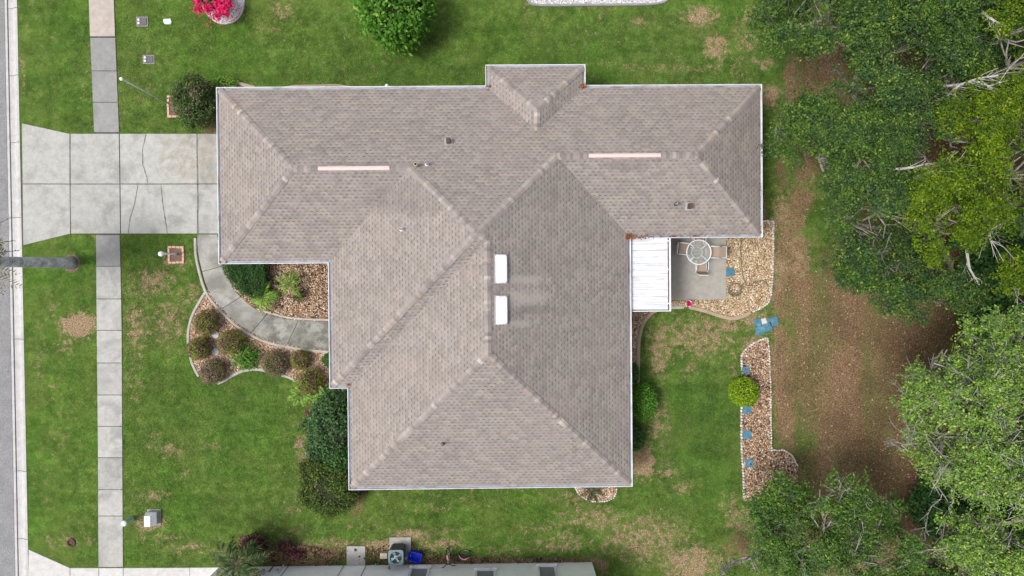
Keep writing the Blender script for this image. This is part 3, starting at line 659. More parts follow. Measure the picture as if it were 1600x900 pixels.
# leaf quads -----------------------------------------------------------------
def leaf_quads(C, size, rg, up=.6, ratio=.5, nrm=None, jit=.5):
    """C (n,3) centres -> rhombic leaves with mostly upward faces"""
    n = len(C); nn = rg.normal(0, 1, (n, 3)) * (1 - up); nn[:, 2] = np.abs(nn[:, 2]) + up
    if nrm is not None: nn = nn + nrm * .7
    nn /= np.linalg.norm(nn, axis=1)[:, None]; a = rg.normal(0, 1, (n, 3)); a -= (a * nn).sum(1)[:, None] * nn; a /= np.linalg.norm(a, axis=1)[:, None]
    b = np.cross(nn, a); s = size * rg.uniform(1 - jit, 1 + jit, n)[:, None]
    V = np.stack([C - a * s * .5, C + b * s * ratio * .5 + nn * s * .06, C + a * s * .5, C - b * s * ratio * .5 + nn * s * .06], 1).reshape(-1, 3)
    return V, np.arange(4 * n).reshape(n, 4)
V, FA = leaf_quads(np.stack([x, y, rg.uniform(.012, .035, len(x))], 1), .075, rg, .9)
o = raw_mesh('leaf_litter', V, FA, M['litter']); o['kind'] = 'stuff'

# ------------------------------------------------------------ the house
XA, XC, XE, XG, XI, XM, XK = -12.12, -7.45, -6.68, 5.33, 11.03, -.62, 3.42
YA, YB, YD, YF, YH, YL = 8.19, .89, -4.50, -8.89, 1.85, 9.08
EZ, TP = 2.62, .467
pt = dict(A=(XA, YA), B=(XA, YB), C=(XC, YB), D=(XC, YD), E=(XE, YD), F=(XE, YF), G=(XG, YF), H=(XG, YH), I=(XI, YH), J=(XI, YA), K=(XK, YA), L=(XK, YL), M=(XM, YL), N=(XM, YA))
p3 = {a: (*b, EZ) for a, b in pt.items()}
h = (YA - YB) / 2; p3['R1'] = (XA + h, YA - h, EZ + TP * h); p3['R2'] = (XC + h, YA - h, EZ + TP * h)
w1 = (XG - XC) / 2; p3['R3'] = (XC + w1, YA - w1, EZ + TP * w1)
w2 = (XG - XE) / 2; p3['R3b'] = (XE + w2, YD + w2 + .02, EZ + TP * w2); p3['R4'] = (XE + w2, YF + w2, EZ + TP * w2)
h2 = (YA - YH) / 2; p3['R5'] = (XG - h2, YA - h2, EZ + TP * h2); p3['R6'] = (XI - h2, YA - h2, EZ + TP * h2)
w3 = (XK - XM) / 2; p3['R7'] = (XM + w3, YL - w3, EZ + TP * w3); p3['V'] = (XM + w3, YA - w3, EZ + TP * w3)
FAC = ['A B R1', 'B C R2 R1', 'C D R3 R2', 'D E R3b R3', 'E F R4 R3b', 'F G R4', 'G H R5 R3 R3b R4', 'H I R6 R5', 'I J R6', 'A R1 R2 R3 R5 R6 J K V N', 'M N V R7', 'L M R7', 'K L R7 V']
house = thing('house', 'sprawling single storey house with brown grey hip shingle roof in the middle of the lawn', 'house', (0, 0, 0))
V = []; Fc = []; UV = []
for i, f in enumerate(FAC):
    ps = [Vector(p3[q]) for q in f.split()]; n = len(ps); nr = Vector((0, 0, 0))
    for a in range(n): nr += ps[a].cross(ps[(a + 1) % n])
    if nr.z < 0: ps = ps[::-1]; nr = -nr
    nr.normalize(); ev = Vector((0, 0, 1)).cross(nr).normalized(); up = nr.cross(ev)
    b0 = len(V); V += [tuple(q) for q in ps]; Fc.append(tuple(range(b0, b0 + n))); UV += [(q.dot(ev) + 3.7 * i, q.dot(up) + 1.31 * i) for q in ps]
roof = raw_mesh('roof', V, Fc, M['shingle'], house); uvl = roof.data.uv_layers.new(name='UVMap')
for li, uvv in enumerate(UV): uvl.data[li].uv = uvv
# hip and ridge caps, one folded shingle after another
mb = MB()
def caps(a, b, w_=.135, step=.135, lift=.012):
    a = Vector(p3[a] if isinstance(a, str) else a); b = Vector(p3[b] if isinstance(b, str) else b)
    if b.z < a.z: a, b = b, a
    d = (b - a); L = d.length; d.normalize(); side = d.cross(Vector((0, 0, 1))).normalized(); upv = side.cross(d).normalized()
    flat = abs(d.z) < .05; drop = .42 if flat else .31
    n = int(L / step)
    for i in range(n):
        s0 = a + d * (i * L / n) ; s1 = a + d * ((i + 1.45) * L / n if i < n - 1 else L)
        j = random.uniform(-.012, .012); wj = w_ * random.uniform(.94, 1.06)
        V_ = []
        for q, lf in ((s0, lift + .012), (s1, lift)):
            q = q + side * j; V_ += [q - side * wj - upv * (wj * drop) + upv * lf, q + upv * (lf + .006), q + side * wj - upv * (wj * drop) + upv * lf]
        mb.add(V_, [(0, 1, 4, 3), (1, 2, 5, 4)])
for ab in ('A R1', 'B R1', 'R1 R2', 'R2 R3', 'D R3', 'R3 R3b', 'R3b R4', 'F R4', 'G R4', 'R3 R5', 'R5 R6', 'I R6', 'J R6', 'L R7', 'M R7', 'R7 V'):
    if ab == 'L R7': mb.build('ridge_cap', M['cap'], roof); mb = MB()
    caps(*ab.split())
mb.build('ridge_cap', M['cap'], roof)
# gutters: U profile swept round the eaves, with fascia and soffit
outl = [pt[q] for q in 'ABCDEFGHIJKLMN']
def ringmesh(mb, poly, prof, closed=True):
    rings = [offset_poly(poly, d) for d, z in prof]; n = len(poly); V_ = []; F_ = []
    for (d, z), r in zip(prof, rings): V_ += [(x_, y_, z) for x_, y_ in r]
    for i in range(len(prof) - 1):
        for j in range(n): F_.append((i * n + j, i * n + (j + 1) % n, (i + 1) * n + (j + 1) % n, (i + 1) * n + j))
    mb.add(V_, F_)
mb = MB(); ringmesh(mb, outl, [(-.015, 2.605), (-.015, 2.50), (.085, 2.50), (.105, 2.61), (.125, 2.61), (.125, 2.595), (.10, 2.48), (-.03, 2.48), (-.03, 2.40), (-.62, 2.40)])
gut = mb.build('gutter', M['white'], house)
mb = MB(); ringmesh(mb, outl, [(-.012, 2.508), (.083, 2.508)]); mb.build('gutter_trough', M['gutter_in'], gut)
for (qx, qy) in ((340, 139), (761, 103), (912, 102), (1187, 131), (1188, 369), (987, 758), (547, 762), (516, 602)):      # mitred corner boxes
    x_, y_ = P(qx, qy, 2.6); m_ = MB(); m_.box(x_ - .09, y_ - .09, 2.56, x_ + .09, y_ + .09, 2.618); 
mb = MB(); x_, y_ = P(604, 134, 2.4); mb.tube([(x_, y_ - .16, 2.46), (x_, y_ - .02, 2.40), (x_, y_, 2.30)], .035, 8); mb.lathe((x_, y_ + .02, 2.24), [(.03, 0), (.075, .03), (.085, .10), (.05, .16), (.01, .18)], 12); mb.build('floodlight', M['globe'], house, True)
# walls
wl = offset_poly(outl, -.62); mb = MB(); n = len(wl)
V = [(x_, y_, z_) for z_ in (0, 2.42) for x_, y_ in wl]; mb.add(V, [(i, (i + 1) % n, n + (i + 1) % n, n + i) for i in range(n)]); wall = mb.build('wall', M['stucco'], house)
names = 'ABCDEFGHIJKLMN'; wp = dict(zip(names, wl))
def opening(a, b, t, w_, z0, z1, kind='window'):
    a = Vector(wp[a]); b = Vector(wp[b]); d = (b - a).normalized(); nr = Vector((d.y, -d.x)); c = a.lerp(b, t)
    m1 = MB(); rot = math.atan2(d.y, d.x)
    def lb(m_, u0, u1, n0, n1, za, zb):
        q = [c + d * u0 + nr * n0, c + d * u1 + nr * n0, c + d * u1 + nr * n1, c + d * u0 + nr * n1]; m_.prism([(v.x, v.y) for v in q], za, zb)
    fw = .07
    if kind == 'garage_door':
        for i in range(4): lb(m1, -w_ / 2, w_ / 2, .004, .03, z0 + i * (z1 - z0) / 4 + .01, z0 + (i + 1) * (z1 - z0) / 4 - .01)
        return m1.build('garage_door', M['white'], house)
    lb(m1, -w_ / 2, w_ / 2, .003, .06, z0, z0 + fw); lb(m1, -w_ / 2, w_ / 2, .003, .06, z1 - fw, z1); lb(m1, -w_ / 2, -w_ / 2 + fw, .004, .055, z0 + fw, z1 - fw); lb(m1, w_ / 2 - fw, w_ / 2, .004, .055, z0 + fw, z1 - fw); lb(m1, -.02, .02, .004, .05, z0 + fw, z1 - fw)
    f = m1.build('window' if kind == 'window' else 'door', M['white'], house); m2 = MB(); lb(m2, -w_ / 2 + fw, w_ / 2 - fw, .002, .02, z0 + fw, z1 - fw); m2.build('pane', M['glass'], f)
opening('A', 'B', .5, 4.9, .05, 2.15, 'garage_door'); opening('C', 'D', .25, 1.0, .05, 2.1, 'door'); opening('C', 'D', .65, 1.6, .8, 2.0); opening('E', 'F', .5, 1.8, .8, 2.0); opening('F', 'G', .3, 1.4, .9, 2.0); opening('F', 'G', .7, 1.4, .9, 2.0)
opening('G', 'H', .3, 1.8, .8, 2.0); opening('G', 'H', .78, 2.4, .05, 2.1, 'door'); opening('H', 'I', .5, 1.6, .8, 2.0); opening('I', 'J', .5, 1.6, .8, 2.0); opening('J', 'K', .5, 1.5, .9, 2.0); opening('N', 'A', .3, 1.5, .9, 2.0); opening('N', 'A', .7, 1.5, .9, 2.0); opening('L', 'M', .5, 1.4, .8, 2.0)
def roofz(x_, y_):
    main = min(x_ - XC, YA - y_, XG - x_) if y_ > YD else -9
    main2 = min(x_ - XE, XG - x_, y_ - YF, YA - y_); ww = min(x_ - XA, YA - y_, y_ - YB); ew = min(XI - x_, YA - y_, y_ - YH)
    main = min(main, y_ - YD) if y_ > YD else main
    return EZ + TP * max(main, main2, ww if x_ < XC + 4 else -9, ew if x_ > XG - 4 else -9, 0)
def roofpt(px, py, lift=0):
    z = 4.0
    for _ in range(12): x_, y_ = P(px, py, z + lift); z = roofz(x_, y_)
    return Vector((x_, y_, z))
# ridge vents
for (a, b, yr_) in ((498, 609, 266), (920, 1032, 244)):
    pa = roofpt(a, yr_); pb = roofpt(b, yr_); zr = p3['R1'][2] if a < 700 else p3['R5'][2]; yl = p3['R1'][1] if a < 700 else p3['R5'][1]
    mb = MB(); xa, xb = pa.x, pb.x; hw = .07
    V = []
    for x_ in (xa, xb): V += [(x_, yl - hw - .02, zr - .03), (x_, yl - hw, zr + .035), (x_, yl, zr + .075), (x_, yl + hw, zr + .035), (x_, yl + hw + .02, zr - .03)]
    mb.add(V, [(i, i + 5, i + 6, i + 1) for i in range(4)] + [(0, 1, 2, 3, 4), (9, 8, 7, 6, 5)]); mb.build('ridge_vent', M['ventpink'], roof)
# skylights on the east slope
def on_slope(mb, c, ang_dir):
    """turn local z-up geometry at origin onto the roof slope at c; ang_dir = unit xy vector pointing down-slope"""
    nr = Vector((ang_dir[0] * TP, ang_dir[1] * TP, 1)).normalized(); xx_ = Vector((-ang_dir[1], ang_dir[0], 0)).normalized(); yy_ = nr.cross(xx_)
    m = Matrix((( xx_.x, yy_.x, nr.x, c.x), (xx_.y, yy_.y, nr.y, c.y), (xx_.z, yy_.z, nr.z, c.z), (0, 0, 0, 1))); return mb.xf(m)
for (qx, qy) in ((782, 420), (782.5, 484.5)):
    c = roofpt(qx, qy, .12); mb = MB(); mb.box(-.58, -.27, -.02, .58, .27, .07); on_slope(mb, c, (1, 0)); f = mb.build('skylight', M['alum'], roof)
    mb = MB(); mb.cbox(-.56, -.235, .07, .56, .235, .16, .05); on_slope(mb, c, (1, 0)); mb.build('dome', M['skylight'], f, False)
def vent(qx, qy, kind, dr):
    c = roofpt(qx, qy); mb = MB()
    if kind == 'box':
        mb.box(-.17, -.17, 0, .17, .17, .012); on_slope(mb, c, dr); f = mb.build('roof_vent', M['alum'], roof)
        m2 = MB(); m2.cbox(c.x - .085, c.y - .11, c.z - .02, c.x + .085, c.y + .11, c.z + .28, .02); m2.build('hood', M['rust'], f)
    else:
        mt = {'pipe': 'alum', 'white': 'white', 'tan': 'tanplastic'}[kind]; mb.lathe((0, 0, 0), [(.085, .004), (.08, .02), (.05, .05)], 14); on_slope(mb, c, dr); f = mb.build('roof_vent', M['darkmetal' if kind == 'pipe' else mt], roof)
        m2 = MB(); r_ = .04 if kind != 'tan' else .075; m2.lathe((c.x, c.y, c.z - .02), [(r_, 0), (r_, .42), (r_ * .8, .425)], 12); q_ = m2.build('pipe', M[mt], f, False); m2 = MB(); m2.lathe((c.x, c.y, c.z + .408), [(r_ * .72, 0), (r_ * .72, .004)], 12); m2.build('opening', M['black'], q_)  # black disc stands in for the shaded inside of the pipe
vent(701, 221, 'box', (0, 1)); vent(651, 259, 'tan', (0, 1)); vent(667, 257, 'white', (0, 1)); vent(627, 358.5, 'white', (-1, 0)); vent(692, 693, 'pipe', (0, -1)); vent(1056, 319, 'pipe', (0, -1)); vent(1077, 322.5, 'box', (0, -1))
# patio cover: white pan roof hanging from the eave
pc0 = P(987, 372, 2.45); pc1 = P(1044.5, 484, 2.45); X0, X1, Y0, Y1 = pc0[0], pc1[0], pc1[1], pc0[1]
cover = MB(); npan = 11; pw = (Y1 - Y0) / npan
for i in range(npan):
    y0_ = Y0 + i * pw; prof = [(0, .0), (.02, .028), (.04, .0), (pw, 0)]
    V = [(x_, y0_ + u_, 2.42 + v_ - (x_ - X0) * .03) for x_ in (X0, X1) for u_, v_ in prof]; cover.add(V, [(0, 4, 5, 1), (1, 5, 6, 2), (2, 6, 7, 3)])
cover = cover.build('patio_cover', M['ribpan'], house)
mb = MB(); mb.box(X1 + .06, Y0 - .04, 2.24, X1 + .12, Y1, 2.42); mb.box(X0, Y0 - .07, 2.24, X1 + .12, Y0 - .035, 2.43); mb.box(X1 - .02, Y0 - .035, 2.22, X1 + .055, Y1, 2.26)
for v in (376, 421, 474): 
    y_ = P(1045, v, 2.4)[1]; mb.box(X1 + .0, y_ - .02, 2.30, X1 + .06, y_ + .02, 2.42)
mb.build('beam', M['white'], cover)
mb = MB(); mb.box(X1 - .0, Y0 - .03, 2.262, X1 + .058, Y1 - .01, 2.30); mb.build('beam_gutter', M['rust'], cover)
for yv in (Y0, (Y0 + Y1) / 2, Y1 - .3): m_ = MB(); m_.box(X1 - .02, yv, 0.05, X1 + .06, yv + .08, 2.22); m_.build('post', M['white'], cover)
# debris lodged in corners
rg = np.random.default_rng(5)
def debris(qx, qy, n, r, zl, stretch=(1, 1)):
    c = P3(qx, qy, zl); C_ = np.array(c) + rg.normal(0, 1, (n, 3)) * np.array([r * stretch[0], r * stretch[1], .015]); C_[:, 2] = np.abs(C_[:, 2] - zl) + zl; return C_
D_ = np.concatenate([debris(982, 369, 170, .13, 2.66, (1, .6)), debris(1000, 371, 90, .22, 2.63, (1.3, .2)), debris(911, 134, 60, .07, 2.68), debris(764, 135, 20, .05, 2.68), debris(544, 601, 25, .05, 2.66), debris(1060, 369, 60, .8, 2.62, (1, .03)), debris(1187, 300, 40, .04, 2.62, (.6, 22))])
V, FA = leaf_quads(D_, .07, rg, .6); raw_mesh('leaf_debris', V, FA, M['debris'], roof)['kind'] = 'stuff'

# ------------------------------------------------------------ neighbour's house
ny0 = P(500, 884)[1]; nxr = P(925, 880)[0]; nxl = P(342, 886)[0]
nb = thing('house', 'white walled neighbouring house cut off by the bottom edge of the photo', 'house', (-2, ny0 - 3, 0))
mb = MB(); mb.box(nxl, ny0 - 9, 0, nxr, ny0, 2.45); mb.build('wall', M['stucco_white'], nb)
mb = MB()
ex0, ex1, ey0, ey1 = nxl - .4, nxr + .5, ny0 - 9.4, ny0 + .16; hh = (ey1 - ey0) / 2
V = [(ex0, ey0, 2.5), (ex1, ey0, 2.5), (ex1, ey1, 2.5), (ex0, ey1, 2.5), (ex0 + hh, ey0 + hh, 2.5 + hh * .4), (ex1 - hh, ey0 + hh, 2.5 + hh * .4)]
nr_ = raw_mesh('roof', V, [(0, 1, 5, 4), (1, 2, 5), (2, 3, 4, 5), (3, 0, 4), (3, 2, 1, 0)], M['shingle'], nb); uvl = nr_.data.uv_layers.new(name='UVMap')
for lp in nr_.data.loops:
    v = nr_.data.vertices[lp.vertex_index].co; uvl.data[lp.index].uv = (v.x, v.y)
mb = MB(); mb.box(ex0, ey1 + .002, 2.36, ex1 + .1, ey1 + .10, 2.50); mb.box(ex1 + .002, ey0, 2.36, ex1 + .10, ey1, 2.50); mb.build('gutter', M['white'], nb)
def nwin(qx0, qx1, sill, head, mat='glass'):
    xa = P(qx0, 890, .6)[0]; xb = P(qx1, 890, .6)[0]; y_ = ny0
    m_ = MB(); m_.box(xa - .05, y_ + .003, sill - .03, xb + .05, y_ + .16, sill + .09); m_.box(xa, y_ + .003, sill + .09, xa + .10, y_ + .08, head); m_.box(xb - .10, y_ + .003, sill + .09, xb, y_ + .08, head); m_.box(xa, y_ + .003, head, xb, y_ + .05, head + .07)
    f = m_.build('window', M['white'], nb); m_ = MB(); m_.box(xa + .07, y_ + .004, sill + .09, xb - .07, y_ + .015, head); m_.build('pane', M['paneglass'], f)
nwin(641, 672, .42, 1.9); nwin(743, 775, .75, 1.9); nwin(839, 869, .42, 1.7)
for qx in (449, 536, 571): 
    m_ = MB(); xa = P(qx, 885, .1)[0]; m_.box(xa, ny0 + .002, .02, xa + .03, ny0 + .02, 2.4); m_.build('wall_seam', M['walk_dark'], nb)
for i, (qx, hgt_) in enumerate(((441, .9), (426, .7), (586, .2))):
    xa = P(qx, 884, .2)[0]; m_ = MB(); m_.tube([(xa, ny0 + .06, .02), (xa, ny0 + .06, hgt_)], .025 if i else .035, 8); m_.build('downpipe', M['white' if i != 1 else 'darkmetal'], nb)
m_ = MB(); xa = P(610, 884, .2)[0]; m_.tube([(xa, ny0 + .01, .55), (xa, ny0 + .12, .55), (xa, ny0 + .14, .48)], .022, 8); m_.tube([(xa - .08, ny0 + .09, .57), (xa + .08, ny0 + .09, .57)], .015, 6); m_.build('garden_tap', M['darkmetal'], nb)
for qx, sz in ((405, .16), (415, .12), (437, .10)):
    xa = P(qx, 890, .3)[0]; m_ = MB(); m_.cbox(xa - sz / 2, ny0 + .002, .55, xa + sz / 2, ny0 + .12, .55 + sz * 1.4, .01); m_.build('meter_box', M['alum' if sz < .15 else 'darkmetal'], nb)
HARD.append([(nxl, -30), (nxr, -30), (nxr, ny0), (nxl, ny0)]); HARD.append(wl)

# ------------------------------------------------------------ edging round the beds
def curb(pts, w_, h_, mat, label, grp=None, name='garden_edging', blocks=None, sm=2):
    pl = [Vector((*P(*q), 0)) for q in (smooth(pts, sm) if sm else pts)]; mb = MB()
    L = [0]
    for a, b in zip(pl[:-1], pl[1:]): L.append(L[-1] + (b - a).length)
    def at(s_):
        for j in range(len(L) - 1):
            if s_ <= L[j + 1] + 1e-6: return pl[j].lerp(pl[j + 1], (s_ - L[j]) / max(L[j + 1] - L[j], 1e-6)), (pl[j + 1] - pl[j]).normalized()
        return pl[-1], (pl[-1] - pl[-2]).normalized()
    if blocks:
        n = int(L[-1] / blocks)
        for i in range(n):
            c, t = at((i + .5) * blocks); nn = Vector((-t.y, t.x, 0)); j = random.uniform(-.012, .012); hb = blocks * .40
            ring = [c + t * (hb * a) + nn * (w_ / 2 * b + j) for a, b in ((-1, -.6), (-.6, -1), (.6, -1), (1, -.6), (1, .6), (.6, 1), (-.6, 1), (-1, .6))]
            mb.prism([(v.x, v.y) for v in ring], -.03, h_ * random.uniform(.8, 1.1), .012)
    else:
        n = max(6, int(L[-1] / .18)); V_ = []; pr = [(-.5, -.05), (-.5, h_ * .6), (-.3, h_), (.3, h_), (.5, h_ * .6), (.5, -.05)]
        for i in range(n + 1):
            c, t = at(L[-1] * i / n); nn = Vector((-t.y, t.x, 0)); V_ += [(*(c + nn * (w_ * a))[:2], z) for a, z in pr]
        m_ = len(pr); mb.add(V_, [(i * m_ + j, i * m_ + (j + 1) % m_, (i + 1) * m_ + (j + 1) % m_, (i + 1) * m_ + j) for i in range(n) for j in range(m_)] + [tuple(range(m_)), tuple(range(n * m_ + m_ - 1, n * m_ - 1, -1))])
    o = mb.build(name, mat); return tag(o, label, 'garden edging', grp)
curb([(305.5, 372), (306, 400), (313, 430), (321, 456), (334, 474), (350, 491), (370, 510), (394, 525), (420, 536), (446, 541.5), (480, 547.5), (530, 551)], .13, .07, M['curbing'], 'long pale concrete kerb hugging the outer side of the curved front path')
curb([(321, 457), (310, 475), (299, 496), (294, 520), (295, 545), (301, 570), (311, 588)], .13, .07, M['curbing'], 'pale concrete edging on the left side of the front rock bed by the lawn')
curb([(340, 599), (352, 594), (366, 585), (382, 578), (400, 576), (416, 579)], .15, .07, M['curbing'], 'curved concrete edging below the front bed from the grey shrub to the big round shrub')
curb([(440, 586), (455, 590), (470, 600)], .13, .07, M['curbing'], 'short concrete edging piece between the brown shrubs at the lower right of the front bed')
curb([(412, 486), (430, 491), (450, 496.5), (480, 499), (530, 500)], .11, .07, M['curbing'], 'pale concrete edging between inner rock bed and the curved front path')
curb([(1032, 482), (1018, 488), (1005, 503), (998, 527), (997, 560), (996, 600)], .17, .07, M['curbing_tan'], 'tan curved edging beside the east wall of the house below the white patio cover')
curb([(1076, 480), (1100, 485), (1122, 493), (1145, 498.5), (1160, 495), (1172, 488)], .17, .07, M['curbing_tan'], 'tan curved edging along the lawn side of the rock bed below the patio')
curb([(1047, 480), (1068, 480)], .15, .07, M['curbing'], 'short straight edging between the white patio cover and the flower pot', sm=0)
curb([(1189, 345), (1208, 346), (1207.5, 395), (1206, 440), (1204, 462), (1199, 474), (1190, 481), (1174, 488)], .07, .10, M['scallop'], 'white block edging around the right side of the patio rock bed', blocks=.12, sm=0)
curb([(1158.5, 574), (1158, 556), (1164, 545), (1180, 534), (1199, 527)], .08, .10, M['scallop'], 'white block edging at the rounded top of the long back yard bed', blocks=.12, sm=1)
curb([(1199, 527), (1201, 545), (1203.5, 600), (1204, 660), (1205, 703), (1224, 703), (1237, 711), (1247, 730)], .06, .09, M['scallop'], 'white block edging on the leaf litter side of the long back yard bed', blocks=.12, sm=0)
curb([(1158, 630), (1158, 690), (1161, 745), (1162, 778)], .08, .10, M['scallop'], 'white block edging on the lawn side of the long back yard bed', blocks=.14, sm=0)
curb([(822, -30), (823.5, 0), (829, 7), (850, 9), (930, 8), (1010, 7.5), (1037, 5), (1048, -5)], .11, .08, M['walk_dark'], 'grey kerb round the white stone bed at the top edge', sm=1)
curb([(316, 8), (324, 22), (336, 34), (352, 38), (369, 33), (379, 20), (382, 0), (383, -30)], .09, .06, M['kerb'], 'pale rim around the round white stone bed of pink flowers', sm=1)
curb([(898, 760), (903, 770), (915, 780), (932, 784), (950, 782), (961, 776), (964, 760)], .07, .08, M['scallop'], 'white block edging round the little bed below the south eave', blocks=.11, sm=1)
curb([(437, 141), (452, 135), (475, 134), (500, 134), (530, 133), (550, 137)], .09, .07, M['curbing_tan'], 'tan edging peeping out beneath the north eave of the garage', sm=1)
curb([(366, 128), (378, 132), (398, 137)], .16, .06, M['curbing_tan'], 'tan edging between the lime green shrub tip and the garage eave', sm=0)

# ------------------------------------------------------------ pavers
def paver(px, py, w_, rot, label, mat='teal', grp='blue square stepping stones', ring=False):
    x_, y_ = P(px, py); t = thing('paver', label, 'paver', (x_, y_, 0), grp)
    m_ = MB(); m_.cbox(-w_ / 2, -w_ / 2, -.02, w_ / 2, w_ / 2, .055, .015); m_.xf(Matrix.Translation((x_, y_, 0)) @ Matrix.Rotation(rot, 4, 'Z')); m_.build('slab', M[mat], t); return t
paver(1140.5, 425, .40, .15, 'blue square paver at the right edge of the patio slab by the garden hose')
paver(1165, 578, .34, .1, 'blue paver in the back bed just above the lime green ball shrub')
paver(1167, 640, .38, .0, 'pale blue paver half hidden below the lime green ball shrub')
paver(1166.5, 679, .40, .03, 'blue paver standing alone in the middle of the long back bed')
paver(1170.5, 723.5, .38, -.02, 'blue paver nearest the trees at the bottom of the long back bed')
paver(1187, 516, .41, .25, 'blue paver at the lower left of the group beside the leaf litter')
paver(1199, 511, .41, .25, 'blue paver in the middle of the group beside the leaf litter')
paver(1184, 503.5, .34, .25, 'blue paver at the upper left of the group beside the leaf litter')
paver(1208.5, 502, .42, .28, 'blue paver at the far right of the group beside the leaf litter')
paver(1193, 502, .28, .3, 'whitish worn paver lying between the blue ones', 'palegrey')
for (qx, qy, lb) in ((337, 523, 'pale round stone in the front bed below the top left shrub'), (337, 549.5, 'pale round stone in the front bed above the grey brown shrub')):
    x_, y_ = P(qx, qy); m_ = MB(); m_.lathe((0, 0, 0), [(.17, -.02), (.175, .04), (.16, .06)], 12); o = m_.build('round_paver', M['palegrey'], None); o.location = (x_, y_, 0); tag(o, lb, 'paver', 'round stepping stones')

# ------------------------------------------------------------ foliage builders
def tubes_np(A, B, ra, rb, sides=4):
    A = np.asarray(A, float); B = np.asarray(B, float); n = len(A); d = B - A; d /= np.linalg.norm(d, axis=1)[:, None] + 1e-9
    ref = np.where(np.abs(d[:, 2:3]) < .9, np.array([[0, 0, 1.]]), np.array([[1., 0, 0]])); x_ = np.cross(d, ref); x_ /= np.linalg.norm(x_, axis=1)[:, None]; y_ = np.cross(d, x_)
    an = np.arange(sides) * 2 * np.pi / sides; V_ = []
    ra = np.broadcast_to(ra, (n,)); rb = np.broadcast_to(rb, (n,))
    for Q, r_ in ((A, ra), (B, rb)): V_.append(Q[:, None] + (x_[:, None] * np.cos(an)[None, :, None] + y_[:, None] * np.sin(an)[None, :, None]) * r_[:, None, None])
    V_ = np.concatenate(V_, 1); i = np.arange(sides); f = np.stack([i, (i + 1) % sides, sides + (i + 1) % sides, sides + i], 1)
    return V_.reshape(-1, 3), (f[None] + (np.arange(n) * 2 * sides)[:, None, None]).reshape(-1, 4)
def merge(parts):
    V_ = []; F_ = []; n = 0
    for v, f in parts: V_.append(v); F_.append(f + n); n += len(v)
    return np.concatenate(V_), np.concatenate(F_)
